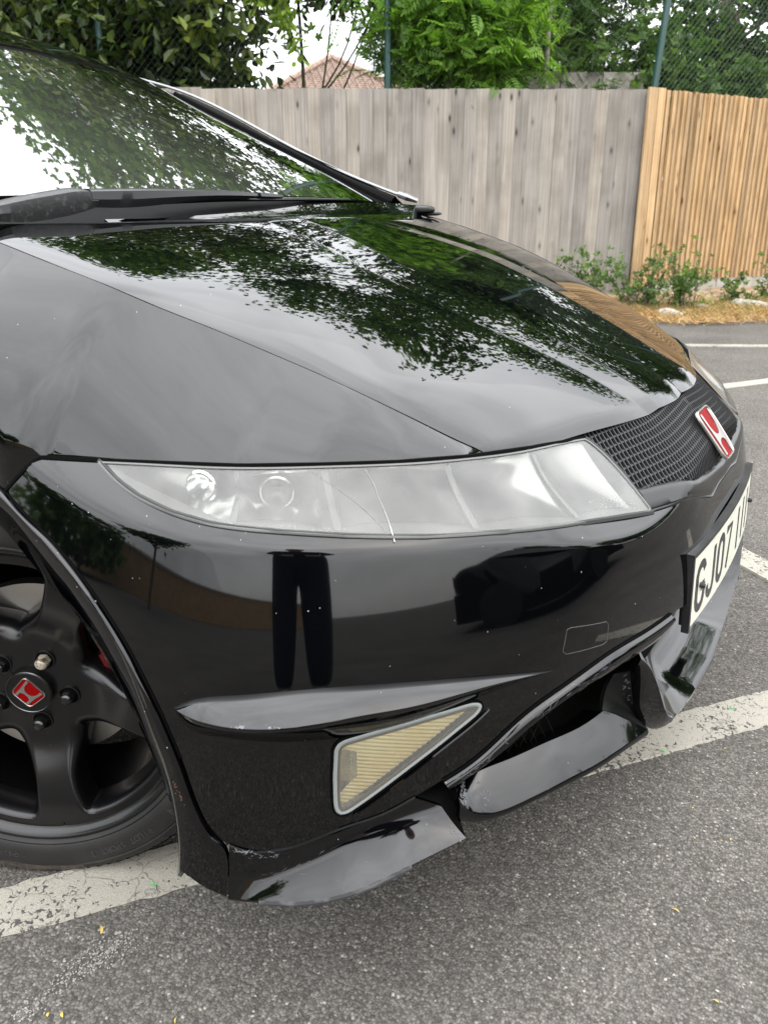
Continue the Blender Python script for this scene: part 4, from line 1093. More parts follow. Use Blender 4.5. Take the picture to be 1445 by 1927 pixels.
# ---------------------------------------------------------------- grille surround and mesh
n = 60
gl_ = soft(resamp(TR['GRL'], n, False), 3); su_ = soft(resamp(TR['SUR'], n, False), 2)
rows = []
for a, off in ((0, -.012), (.05, -.006), (.13, -.0015), (.28, .000), (.55, .0005), (.80, .0005), (.90, -.002), (.94, -.001), (1, 0)):
    p = gl_*(1-a)+su_*a
    if a == 1: p = p+np.array([0, .0015])
    rows.append(skin(p[:, 0], p[:, 1], off))
panel('grille_surround', np.array(rows), M['gloss'], CARP, both=True, flange=.006)
hi_ = resamp(TR['HLI'], 30); gi_ = resamp(TR['GRI'], 30)
gst = panel('grille_side_trim', np.array([skin(hi_[:, 0]-.0015, hi_[:, 1], 0), skin((hi_[:, 0]*.6+gi_[:, 0]*.4), hi_[:, 1]*.6+gi_[:, 1]*.4, .002), skin(gi_[:, 0]-.004, gi_[:, 1], -.006)]), M['plastic'], CARP, flange=.004); far_copy(gst)
# region of the mesh in (s, z)
poly = [(-s, z) for s, z in TR['GRL']][:-1]
reg_top = [(.415, .702), (0, .702)]
right_half = [(0, .584)]+[(s, z-.003) for s, z in TR['GRL'][::-1][1:]]+[(s, z) for s, z in TR['GRI'][::-1]]+[(.40, .6895), (.2, .690), (0, .690)]
RH = np.array(right_half)
def inside(s, z):
    s = np.abs(s); c_ = np.zeros(s.shape, bool); j = len(RH)-1
    for i in range(len(RH)):
        xi, yi = RH[i]; xj, yj = RH[j]
        with np.errstate(divide='ignore', invalid='ignore'):
            c_ ^= ((yi > z) != (yj > z)) & (s < (xj-xi)*(z-yi)/(yj-yi+1e-12)+xi)
        j = i
    return c_
def skin2(s, z, off):
    P = skin(np.abs(s), z, off); P[..., 1] = np.where(s < 0, -P[..., 1], P[..., 1]); return P
mb = MB()
pitch = .0118
def wire(sa, za, sb, zb, wd, w=.0011, top=-.004):
    """one strand: a blade standing off the surface, wd deep"""
    n_ = max(2, int(math.hypot(sb-sa, zb-za)/.004))
    t_ = np.linspace(0, 1, n_); s_ = sa+(sb-sa)*t_; z_ = za+(zb-za)*t_
    ok = inside(s_, z_)
    i = 0
    while i < n_-1:
        if ok[i] and ok[i+1]:
            j = i+1
            while j+1 < n_ and ok[j+1]: j += 1
            ss, zz = s_[i:j+1], z_[i:j+1]
            dx, dz = sb-sa, zb-za; l = math.hypot(dx, dz); nx, nz_ = -dz/l*w, dx/l*w
            ra = skin2(ss+nx, zz+nz_, top); rb = skin2(ss-nx, zz-nz_, top)
            rc = skin2(ss-nx*.7, zz-nz_*.7, top-wd); rd = skin2(ss+nx*.7, zz+nz_*.7, top-wd)
            mb.grid(np.array([rd, ra, rb, rc]))
            i = j
        i += 1
zz0, zz1 = .575, .705
# rows of cross strands and slanting uprights: parallelogram cells that fold at the nose
for kx in range(1, 46):
    s0 = kx*.0098-.004
    for sg in (-1, 1): wire(sg*(s0+.022), zz0, sg*(s0-.016), zz1, .010, .0010)
for kz in range(17):
    zc = zz0+.001+kz*.0083
    for sg in (-1, 1):
        s_a = np.linspace(0, .42, 21)
        for a_, b_ in zip(s_a[:-1], s_a[1:]): wire(sg*a_, zc-.055*a_, sg*b_, zc-.055*b_, .004, .0008, -.0052)
grille = mb.build('grille_mesh', M['mesh'], CARP, smooth=False)
tag(grille, kind='stuff')
g = coons(resamp([(0, .703), (.41, .703)], 40), resamp([q for q in TR['GRL'][::-1]], 40), resamp([(0, .586), (0, .703)], 16), resamp(TR['GRI'][::-1], 16))
panel('grille_backing', skin(g[..., 0], g[..., 1], -.032), M['dark'], CARP, both=True, flange=0)

# ---------------------------------------------------------------- emblems
def emblem(origin, ex, ey, ez, w, h, parent, curve=0.0):
    """rounded shield frame, red field and the letter in bright metal; ex right, ey up, ez out"""
    ex, ey, ez = (np.array(v, float) for v in (ex, ey, ez)); O = np.array(origin, float)
    def outline(k):
        pts = []
        tw, bw, hh, r = .50*k, .43*k, .40*k, .17*k
        cs = [(-tw, hh), (tw, hh), (bw, -hh), (-bw, -hh)]
        for i in range(4):
            p0, p1, p2 = np.array(cs[i-1]), np.array(cs[i]), np.array(cs[(i+1) % 4])
            a = p1+(p0-p1)/np.linalg.norm(p0-p1)*r; b = p1+(p2-p1)/np.linalg.norm(p2-p1)*r
            for t_ in np.linspace(0, 1, 7): pts.append((1-t_)**2*a+2*t_*(1-t_)*p1+t_*t_*b)
        out = []
        P = np.array(pts)
        for i in range(len(P)):
            out.append(P[i])
            q = P[(i+1) % len(P)]
            if np.linalg.norm(q-P[i]) > .12*k:
                for t_ in (.25, .5, .75): out.append(P[i]+(q-P[i])*t_)
        return np.array(out)
    sx, sy = w, h/.8
    def put(q, z): return O+np.outer(q[:, 0]*sx, ex)+np.outer(q[:, 1]*sy, ey)+ez*(z-curve*(q[:, :1]**2+q[:, 1:]**2)*w)
    o1, o2, o3 = outline(1.0), outline(.965), outline(.915)
    T_ = w*.034
    fr = MB(); fr.grid(np.array([put(o1, -T_*.6), put(o1, T_*.5), put(o2, T_*1.1), put(outline(.94), T_*1.0), put(o3, T_*.2)]), close_v=True)
    fr.build('emblem_frame', M['badge_metal'], parent, sharp=60)
    fl = MB(); c0 = np.array([[0, 0]])
    q = [put(o3*k_, T_*.35) for k_ in (1, .66, .33)]
    fl.grid(np.array(q), close_v=True); b_ = len(fl.V); fl.V.append(tuple(put(c0, T_*.35)[0]))
    n_ = len(o3); fl.F += [(2*n_+i, 2*n_+(i+1) % n_, b_) for i in range(n_)]
    fl.build('emblem_field', M['red'], parent, sharp=60)
    # the letter: two flared bars and a curved bridge
    def bar(sgn):
        P = []
        for t_ in np.linspace(0, 1, 13):
            y = .335-.67*t_
            xo = .36-.075*t_-.03*math.sin(math.pi*t_)*.6
            xi = xo-(.068+.03*abs(t_-.5)*2)-(.03*math.exp(-((t_-.58)/.12)**2))
            P.append([(sgn*xo, y), (sgn*xi, y)])
        return np.array(P)
    hm = MB()
    for sgn in (-1, 1):
        P = bar(sgn); z1, z2 = T_*.3, T_*.95
        rows_ = [put(P[:, 0], z1), put(P[:, 0]*.99+P[:, 1]*.01, z2), put(P[:, 1]*.99+P[:, 0]*.01, z2), put(P[:, 1], z1)]
        hm.grid(np.array(rows_))
    xs = np.linspace(-.245, .245, 17)
    yt = -.03+.16*(np.abs(xs)/.245)**3; yb = -.115-.12*(np.abs(xs)/.245)**3
    hm.grid(np.array([put(np.stack([xs, yb], 1), T_*.3), put(np.stack([xs, yb+.002], 1), T_*.93), put(np.stack([xs, yt-.002], 1), T_*.93), put(np.stack([xs, yt], 1), T_*.3)]))
    hm.build('emblem_letter', M['badge_metal'], parent, sharp=40)
E_ = empty('emblem', parent=CARP)
c0 = skin(np.array([0.008]), .636, .002)[0]
tl = math.atan(.80)
emblem(c0, (0, 1, 0), (-math.sin(tl), 0, math.cos(tl)), (math.cos(tl), 0, math.sin(tl)), .086, .095, E_, curve=.04)

# ---------------------------------------------------------------- number plate in its holder
def plate_x(y): return .8312-.17*np.asarray(y)**2
PZ0, PZ1 = .396, .508
def plate_grid(y0, y1, z0, z1, off, nu=24, nz=4):
    y = np.linspace(y0, y1, nu); z = np.linspace(z0, z1, nz)
    Y, Z = np.meshgrid(y, z); return np.stack([plate_x(Y)+off+(Z-.45)*-.06, Y, Z], -1)
NP = empty('number_plate', parent=CARP)
def slab(name, y0, y1, z0, z1, o0, o1, mm, nu=24):
    a, b = plate_grid(y0, y1, z0, z1, o1, nu), plate_grid(y0, y1, z0, z1, o0, nu)
    mb = MB(); mb.grid(a); mb.grid(b)
    for e1, e2 in ((a[0], b[0]), (a[-1], b[-1]), (a[:, 0], b[:, 0]), (a[:, -1], b[:, -1])): mb.grid(np.array([e1, e2]))
    o = mb.build(name, mm, NP, sharp=40)
    bm = bmesh.new(); bm.from_mesh(o.data); bmesh.ops.remove_doubles(bm, verts=bm.verts, dist=1e-5); bmesh.ops.recalc_face_normals(bm, faces=bm.faces); bm.to_mesh(o.data); bm.free()
    o.data.set_sharp_from_angle(angle=math.radians(40))
    return o
slab('plate_face', -.260, .260, PZ0, PZ1, .004, .0065, M['plate'])
for z0, z1 in ((PZ1+.0005, PZ1+.007),):
    slab('holder_rail', -.267, .267, z0, z1, -.004, .0075, M['plastic'])
slab('holder_rail', -.267, -.2605, PZ0-.008, PZ1+.0003, -.004, .0072, M['plastic'], 3)
slab('holder_rail', .2605, .267, PZ0-.008, PZ1+.0003, -.004, .0072, M['plastic'], 3)
slab('holder_back', -.260, .260, PZ0, PZ1, -.010, .0035, M['plastic'])
def glyph(strokes, y0, w, h):
    mb = MB()
    for st in strokes:
        st = np.array(st, float)
        P = np.stack([y0+st[:, 0]*w, PZ0+.016+st[:, 1]*h], 1)
        d = np.gradient(P, axis=0); d /= np.linalg.norm(d, axis=1)[:, None]; nn = np.stack([-d[:, 1], d[:, 0]], 1)*.0068
        def lift(Q, off): return np.stack([plate_x(Q[:, 0])+off+(Q[:, 1]-.45)*-.06, Q[:, 0], Q[:, 1]], 1)
        mb.grid(np.array([lift(P-nn, .0066), lift(P-nn, .0071), lift(P+nn, .0071), lift(P+nn, .0066)]))
    return mb.build('plate_character', M['plate_black'], NP, smooth=False)
def arc(cx_, cy_, rx, ry, a0, a1, n_=10): return [(cx_+rx*math.cos(math.radians(a)), cy_+ry*math.sin(math.radians(a))) for a in np.linspace(a0, a1, n_)]
GLY = {'G': [arc(.5, .70, .40, .24, 15, 180)+arc(.5, .26, .40, .24, 180, 360)+[(.90, .44)], [(.93, .44), (.55, .44)]],
       'J': [[(.80, 1), (.80, .30)]+arc(.44, .28, .36, .25, 0, -180, 9)],
       '0': [arc(.5, .72, .38, .24, 0, 180)+arc(.5, .28, .38, .24, 180, 360)+[(.88, .72)]],
       '7': [[(.05, .94), (.92, .94), (.40, 0)]],
       'I': [[(.5, 0), (.5, .5), (.5, 1)]]}
yy = -.245
for ch in 'GJ07':
    glyph(GLY[ch], yy, .050, .079); yy += .061
yy += .033
for ch in 'III': glyph(GLY[ch], yy, .050, .079); yy += .061
for y in (-.223, .223):
    b0 = np.array([plate_x(y)+.0065, y, .452])
    mb = MB(); mb.tube([b0, b0+[.006, 0, 0], b0+[.008, 0, 0]], [.0046, .0046, .003], 12); mb.build('plate_screw', M['plastic'], NP)

# ---------------------------------------------------------------- tow-eye cover: a hairline rounded oblong
cp = np.array(TR['CAP'])
q = []
for i in range(len(cp)):
    q += [cp[i]*(1-t_)+cp[(i+1) % len(cp)]*t_ for t_ in np.linspace(0, 1, 7)[:-1]]
q = np.array(q+[q[0]])
mb = MB(); mb.tube(skin(q[:, 0], q[:, 1], .0001), .0004, 5, cap=False)
mb.build('tow_eye_cover', M['outline'] if 'outline' in M else M['scuff'], CARP)

# ---------------------------------------------------------------- side fin, mouth bar
n = 60
fu = soft(resamp(TR['FU'], n), 3); fb = soft(resamp(TR['FB'], n), 4); fn = soft(resamp(TR['FN'], n), 3)
rows = []
fup = skin(fu[:, 0], fu[:, 1], -.002); fnp = skin(fn[:, 0], fn[:, 1], fn[:, 2]); fbp = skin(fb[:, 0], fb[:, 1], -.002)
rows.append(fup)
for t_ in (.04, .12, .3, .5, .7, .85, .94, .985): 
    rows.append(fup*(1-t_)+fnp*t_+np.array([0, 0, 1])*(.004*math.sin(math.pi*t_))*np.clip(fn[:, 2:3]/.034, 0, 1))
rows.append(fnp)
for t_ in (.015, .06, .2, .5, .8, 1.0): rows.append(fnp*(1-t_)+fbp*t_+(fnp-fup)*np.array([1, 1, 0])*(.10*math.sin(math.pi*t_**.6)))
rows_fin = np.array(rows)
fin = panel('bumper_fin', rows_fin, M['bumper'], CARP, flange=0)
far_copy(fin)
n = 70
bt = soft(resamp([q for q in TR['BB'] if .30 <= q[0] <= .755], n), 3); bl_ = soft(resamp([q for q in TR['BARL'] if q[0] > .30], n), 3)
rows = []
for a, off in ((0, -.005), (.05, -.001), (.14, .0045), (.26, .0072), (.42, .0072), (.62, .004), (.80, -.002), (.92, -.008), (1, -.016), (1.02, -.03)):
    p = bt*(1-a)+bl_*a; rows.append(skin(p[:, 0], p[:, 1], off))
rows_bar = np.array(rows)
far_copy(panel('mouth_bar', rows_bar, M['bumper'], CARP, flange=0))
seam('bar_gap', skin(bt[:, 0], bt[:, 1], .0005), .0022, mirror=False)

# ---------------------------------------------------------------- wheel-arch band and spat
n = 80
n = 130
jo = soft(resamp(TR['JREAR'][::-1]+TR['JOINT']+TR['JEND'][1:], n, False), 4)
mi = soft(resamp(TR['MREAR'][::-1]+TR['MID'], n, False), 4); op = soft(resamp(TR['OREAR'][::-1]+TR['OPEN'][:-1]+[TR['OEND'][0]], n, False), 4)
rows = [skin(jo[:, 0]+.0015, jo[:, 1], -.003), skin(jo[:, 0]+.0022, jo[:, 1], .0035)]
for a in (.12, .35, .6, .85): p = jo*(1-a)+mi*a; rows.append(skin(p[:, 0], p[:, 1], .0035+.0035*math.sin(math.pi*a)))
rows.append(skin(mi[:, 0], mi[:, 1], .005))
for a, off in ((.15, .0035), (.4, -.002), (.7, -.009), (1, -.018)): p = mi*(1-a)+op*a; rows.append(skin(p[:, 0], p[:, 1], off))
rows.append(skin(op[:, 0]+.004, op[:, 1]-.002, -.045))
rows_arch = np.array(rows)
arch = panel('arch_trim', rows_arch, M['bumper'], CARP, flange=.006)
far_copy(arch)
seam('shut_gap', skin(jo[30:-24, 0], jo[30:-24, 1], .0005), .0014)

# ---------------------------------------------------------------- lip: near corner piece
n = 60
b0 = resamp([q for q in TR['BB'] if q[0] >= .735], n); v0 = soft(resamp(TR['LIPV'], n), 3); e0 = soft(resamp(TR['LIPE'], n), 3)
b0p = skin(b0[:, 0], b0[:, 1], .003); v0p = skin(v0[:, 0], v0[:, 1], .008)
e0p = e0.copy()
rows = [skin(b0[:, 0], b0[:, 1]+.002, -.006), b0p]
for t_ in (.15, .35, .6, .85, 1.0): rows.append(b0p*(1-t_)+v0p*t_+np.array([0, 0, 0])-(e0p-v0p)*np.array([1, 1, 0])*.05*math.sin(math.pi*t_))
for t_ in (.15, .4, .7, .9, .97, 1.0): rows.append(v0p*(1-t_)+e0p*t_-np.array([0, 0, 1])*.004*math.sin(math.pi*t_)*.6)
cen2 = np.array([.25, -.35, 0])
inn = (cen2-e0p)*np.array([1, 1, 0]); inn /= np.linalg.norm(inn, axis=1)[:, None]
rows += [e0p+inn*.0008+[0, 0, -.0035], e0p+inn*.003+[0, 0, -.006], e0p+inn*.05+[0, 0, -.004]]
lipn = panel('lip_corner', np.array(rows), M['lip'], CARP, flange=.01)
far_copy(lipn)
rows_corner = np.array(rows)
# worn lower edge: scraped to primer
ed = e0p[8:46]; jit = RNG.normal(0, 1, (len(ed), 1))
sc = MB(); jit = jit*.5
outn = -inn[8:46]
sc.grid(np.array([ed+outn*.0012+[0, 0, .0022]+jit*[0, 0, .0009], ed+outn*.0022+[0, 0, -.002], ed+outn*.0008-[0, 0, .0065]+jit*[0, 0, .0012], ed-outn*.02-[0, 0, .0085]]))
jit = jit*1
sc.build('scraped_edge', M['scuff'], CARP, sharp=20)

# ---------------------------------------------------------------- lip: middle broken piece with its end wall
n = 60
pb = soft(resamp(TR['P2B'], n), 3); pf = soft(resamp(TR['P2F'], n), 3)
pbp = skin(pb[:, 0], pb[:, 1], -.014); pfp = skin(pf[:, 0], pf[:, 1], .02)
rows = [pbp+[-.03, .016, -.020], pbp-[0, 0, .002]]
for t_ in (.03, .1, .3, .55, .8, .93, .98, 1.0): rows.append(pbp*(1-t_)+pfp*t_+np.array([0, 0, .0025])*math.sin(math.pi*t_))
out2 = pfp-pbp; out2[:, 2] = 0; out2 /= np.linalg.norm(out2, axis=1)[:, None]
thk = (.8+1.3*np.exp(-np.linspace(0, 1, n)/.10))[:, None]
rows += [pfp+out2*.0015+[0, 0, -.003], pfp+out2*.0005+thk*[0, 0, -.010], pfp-out2*.004+thk*[0, 0, -.0145], pfp-out2*.06+thk*[0, 0, -.0165]]
lipm = panel('lip_blade', np.array(rows), M['lip'], CARP, flange=.008)
far_copy(lipm)
rows_blade = np.array(rows)
# added dark filler sheet that blacks out the crack between the two lip pieces
e1 = resamp(rows_corner[1:-3, -1], 14); e2 = resamp(rows_blade[1:-3, 0], 14); back = np.array([-.012, .012, 0])
br = np.array([e1+back*.3+(e2-e1)*t_+back*1.0*math.sin(math.pi*t_)*1.2 for t_ in (0, .25, .5, .75, 1.0)])
mb = MB(); mb.grid(br); o = mb.build('lip_bracket', M['gap'], CARP); far_copy(o)
# upright wall joining the blade to the centre lip
ridge = resamp([pbp[-1], (pbp[-1]+pfp[-1])/2+np.array([0, 0, .006]), pfp[-1]], 20)
epb = sk(TR['EPB'], -.015); epw_t = skin(np.array([.4193]), .372, -.03)[0]
upper = resamp([epw_t, skin(np.array([.404]), .374, -.02)[0], epb[0]+[0, 0, 0]], 20)
wallrows = coons(upper, ridge, resamp([ridge[0], (ridge[0]+upper[0])/2+np.array([-.004, .004, 0]), upper[0]], 14), resamp([ridge[-1], epb[4], epb[2], epb[0]], 14))
w_ = panel('lip_wall', wallrows, M['lip_black'], CARP, flange=.006); far_copy(w_)

# ---------------------------------------------------------------- lip: centre scoop, its ends curling up
epe = sk(TR['EPE'], .012)
n = 30
blade_o = resamp(epe, n); blade_i = resamp(epb, n)
rows = [blade_o+(blade_i-blade_o)*t_+np.array([0, 0, -1])*.006*math.sin(math.pi*t_) for t_ in (0, .04, .15, .4, .7, 1)]
eb = panel('lip_end_blade', np.array(rows), M['lip'], CARP, flange=0); far_copy(eb)
co = np.array(TR['CLO'])
near_o = co[:4]; yc = np.linspace(co[0][1], -co[0][1], 61)
xo = np.interp(np.abs(yc), [0, .03, .14, .2134, .257, .42], [.8395, .8385, .834, .8285, .826, .804])
zo = np.interp(np.abs(yc), [0, .14, .2134, .257], [.209, .212, .221, .231])
outer = np.stack([xo, yc, zo], 1)
NS_ = 26
epe_up = resamp(epe[::-1], NS_)                                # near end, from the low front corner up to the bar
cols = []
for k_ in range(len(yc)):
    o_ = outer[k_]; sg = -1 if o_[1] < 0 else 1
    sec_ = resamp([o_, o_+[-.03, 0, .007], o_+[-.066, 0, .017], o_+[-.092, 0, .045], o_+[-.104, 0, .10], o_+[-.108, 0, .16]], NS_)
    w = sstep((abs(o_[1])-.10)/(.257-.10))**1.3
    end_ = epe_up*np.array([1, -sg, 1])
    cols.append(sec_*(1-w)+end_*w)
cols = np.array(cols).transpose(1, 0, 2)
rows = [outer+[-.05, 0, -.012], outer+[-.003, 0, -.0115], outer+[0, 0, -.006], outer+[.0006, 0, -.001]]+list(cols)
rows_centre = np.array(rows)
cl = panel('lip_centre', rows_centre, M['lip'], CARP, flange=0)

# ---------------------------------------------------------------- inside of the mouth
s_ = np.linspace(0, .80, 40); z_ = np.linspace(.20, .46, 12)
Sg, Zg = np.meshgrid(s_, z_)
panel('mouth_liner', skin(Sg, Zg, -.085), M['dark'], CARP, both=True, flange=0)
mbm = MB()
for k_ in range(9):
    s0 = .56+.0165*k_
    for sg in (-1, 1):
        t_ = np.linspace(0, 1, 6)
        mbm.tube(skin(s0+sg*.030*(t_-.5)*1.6, .318+.085*t_, -.040), .0008, 4)
mo = mbm.build('mouth_mesh', M['mouth_wire'], CARP, smooth=False); tag(mo, kind='stuff')

# ---------------------------------------------------------------- fog lamp
FL = empty('fog_lamp', parent=CARP)
ci = np.array(TR['FOGI']).mean(0)
gk = MB(); gk.grid(np.array([skin(fo[:, 0], fo[:, 1], -.004), skin(fo[:, 0], fo[:, 1], .0018), skin(*(shrink(fo, .0015).T), .0030), skin(*(shrink(fo, .0038).T), .0028), skin(*(shrink(fo, .0050).T), .0020), skin(*(shrink(fo, .0055).T), .000)]), close_v=True)
gk.build('gasket', M['fog_seal'], FL)
o = MB(); a_ = shrink(fo, -.0035); o.grid(np.array([skin(*a_.T, -.001), skin(*a_.T, .0018), skin(fo[:, 0], fo[:, 1], .002)]), close_v=True); o.build('recess_edge', M['gap'], FL)
tr_ = MB(); tr_.grid(np.array([skin(*(shrink(fo, .0050).T), .001), skin(*(shrink(fo, .0055).T), .0030), skin(*(shrink(fo, .0075).T), .0030), skin(*(shrink(fo, .0080).T), .000)]), close_v=True)
tr_.build('lamp_bezel', M['fog_trim'], FL)
# ribbed amber-stained lens
def fan(R, offs, name, mm):
    mb = MB(); c = R.mean(0); rows_ = []
    for k_ in np.linspace(1, .02, 24): rows_.append(c+(R-c)*k_)
    rows_ = np.array(rows_); P = skin(rows_[..., 0], rows_[..., 1], offs(rows_)); mb.grid(P, close_v=True)
    return orient(mb.build(name, mm, FL, sharp=80), (0, 0, .4))
lensR = shrink(fo, .0077)
fan(lensR, lambda q: .003+0*q[..., 0], 'lens', M['fog_lens'])
def ribs(q):
    ph = (q[..., 1]-.22*(q[..., 0]-.8))/.0052*2*np.pi
    return -.009+.0016*np.abs(np.sin(ph/2))
fan(shrink(fo, .001), lambda q: -.016+0*q[..., 0], 'lamp_bowl', M['fog_trim'])
# fine grid for the ribbed reflector clipped to the lens outline
sg_, zg_ = np.linspace(lensR[:, 0].min(), lensR[:, 0].max(), 90), np.linspace(lensR[:, 1].min(), lensR[:, 1].max(), 150)
G_ = np.stack(np.meshgrid(sg_, zg_), -1)
IN = in_poly(G_, shrink(fo, .006))
P = skin(G_[..., 0], G_[..., 1], ribs(G_))
mb = MB(); idx = {}
for i in range(len(zg_)-1):
    for j in range(len(sg_)-1):
        if IN[i, j] and IN[i+1, j] and IN[i, j+1] and IN[i+1, j+1]:
            f = []
            for a, b in ((i, j), (i, j+1), (i+1, j+1), (i+1, j)):
                if (a, b) not in idx: idx[(a, b)] = len(mb.V); mb.V.append(tuple(P[a, b]))
                f.append(idx[(a, b)])
            mb.F.append(tuple(f))
mb.build('ribbed_reflector', M['fog_rib'], FL, sharp=60)
mm_ = MB(); mm_.grid(np.array([[skin(np.array([s_]), z_, o_)[0] for z_ in np.linspace(.338+.9*(.856-s_), .398-.35*(.856-s_), 8)] for s_, o_ in ((.856, -.0035), (.850, -.0062), (.843, -.0075), (.836, -.0070))])); mm_.build('lamp_mirror', M['reflector'], FL)
tt_ = MB(); q = soft(resamp(TR['FOGT'], 40), 2); tt_.grid(np.array([skin(q[:, 0], q[:, 1]+.003, -.001), skin(q[:, 0], q[:, 1]+.0022, .0028), skin(q[:, 0], q[:, 1], .0036), skin(q[:, 0], q[:, 1]-.003, .000)]))
tt_.build('lamp_trim_edge', M['bumper'], FL)
FLf = empty('fog_lamp', parent=CARP)
for ch in list(FL.children):
    c = far_copy(ch); c.parent = FLf

# ---------------------------------------------------------------- scuffs, chips and scratches on the lip, fin and wheel-arch band
def marks(name, P, u0, u1, v0, v1, n_, ln, wd, mm, along=(0, 1), off=.0005):
    """thin streaks lying on the sheet P inside the parameter window"""
    P = np.asarray(P, float); n, m = P.shape[:2]
    def S(u, v):
        a, b = np.clip(u*(n-1), 0, n-1.001), np.clip(v*(m-1), 0, m-1.001); i, j = int(a), int(b); a -= i; b -= j
        return P[i, j]*(1-a)*(1-b)+P[i+1, j]*a*(1-b)+P[i, j+1]*(1-a)*b+P[i+1, j+1]*a*b
    mb = MB()
    for _ in range(n_):
        u, v = RNG.uniform(u0, u1), RNG.uniform(v0, v1)
        p = S(u, v); tu = S(min(1, u+.03), v)-S(max(0, u-.03), v); tv = S(u, min(1, v+.03))-S(u, max(0, v-.03))
        tu /= np.linalg.norm(tu)+1e-9; tv /= np.linalg.norm(tv)+1e-9
        nn = np.cross(tu, tv); nn /= np.linalg.norm(nn)+1e-9
        if nn @ (p-np.array([-.2, 0, .3])) < 0: nn = -nn
        d = tu*(along[0]+RNG.normal(0, .35))+tv*(along[1]+RNG.normal(0, .35)); d /= np.linalg.norm(d); e = np.cross(nn, d)
        L_ = ln*RNG.uniform(.3, 1.3); w = wd*RNG.uniform(.4, 1.4); k_ = 6
        t = np.linspace(-.5, .5, k_); wob = RNG.normal(0, w*.5, k_)
        A_ = [p+d*L_*t[i]+e*(wob[i]+w*(.5-abs(t[i]))) +nn*off for i in range(k_)]; B_ = [p+d*L_*t[i]+e*(wob[i]-w*(.5-abs(t[i])))+nn*off for i in range(k_)]
        mb.grid(np.array([A_, B_]))
    o = mb.build(name, mm, CARP, smooth=False); tag(o, kind='stuff'); return o
M['bare'] = mat('bare_plastic_scrape', (.085, .088, .094), .8)
M['bare_blue'] = mat('pale_scrape', (.13, .145, .155), .7)
M['rust_fleck'] = mat('rust_fleck', (.14, .06, .03), .9)
RC, RB_, RA, RF = rows_corner, rows_blade, rows_arch, rows_fin
marks('paint_scuff', RB_, .18, .55, .005, .05, 70, .0055, .0022, M['bare'], (.6, .6))
marks('paint_scuff', RB_, .30, .5, .12, .17, 14, .005, .0014, M['bare'], (.2, .8))
marks('paint_scuff', RC, .55, .80, .965, .995, 26, .005, .0014, M['bare'], (.8, .3))
marks('paint_scratch', RC, .30, .55, .15, .45, 18, .016, .00035, M['bare'], (.12, 1))
marks('paint_scratch', RC, .05, .16, .02, .25, 26, .008, .0012, M['bare'], (.0, 1))
marks('paint_scratch', RC, .55, .78, .35, .9, 16, .010, .0004, M['bare'], (.5, 1))
marks('paint_scuff', RF, .50, .56, .17, .20, 14, .0035, .0014, M['bare_blue'], (.5, .8))
marks('paint_scuff', RF, .50, .56, .25, .275, 10, .003, .0012, M['bare_blue'], (.5, .8))
marks('paint_scuff', rows_bar, .15, .55, .03, .22, 30, .010, .0007, M['bare'], (.05, 1))
marks('paint_scuff', rows_bar, .2, .45, .30, .62, 26, .016, .0007, M['bare'], (.04, 1))
marks('rust_fleck', RA, .35, .5, .865, .885, 16, .003, .0016, M['rust_fleck'], (.5, .6))
marks('paint_scuff', wallrows, .72, .98, .55, .9, 22, .006, .0012, M['bare'], (.5, .8))
marks('paint_scuff', rows_centre, .16, .24, .05, .10, 8, .010, .0022, M['bare_blue'], (1, .3))
marks('lens_bloom', lensgrid, .04, .10, .25, .45, 90, .002, .0006, M['bare_lens'], (.2, 1), .0008)
marks('lens_bloom', lensgrid, .05, .22, .86, .98, 90, .0025, .0006, M['bare_lens'], (.2, 1), .0008)

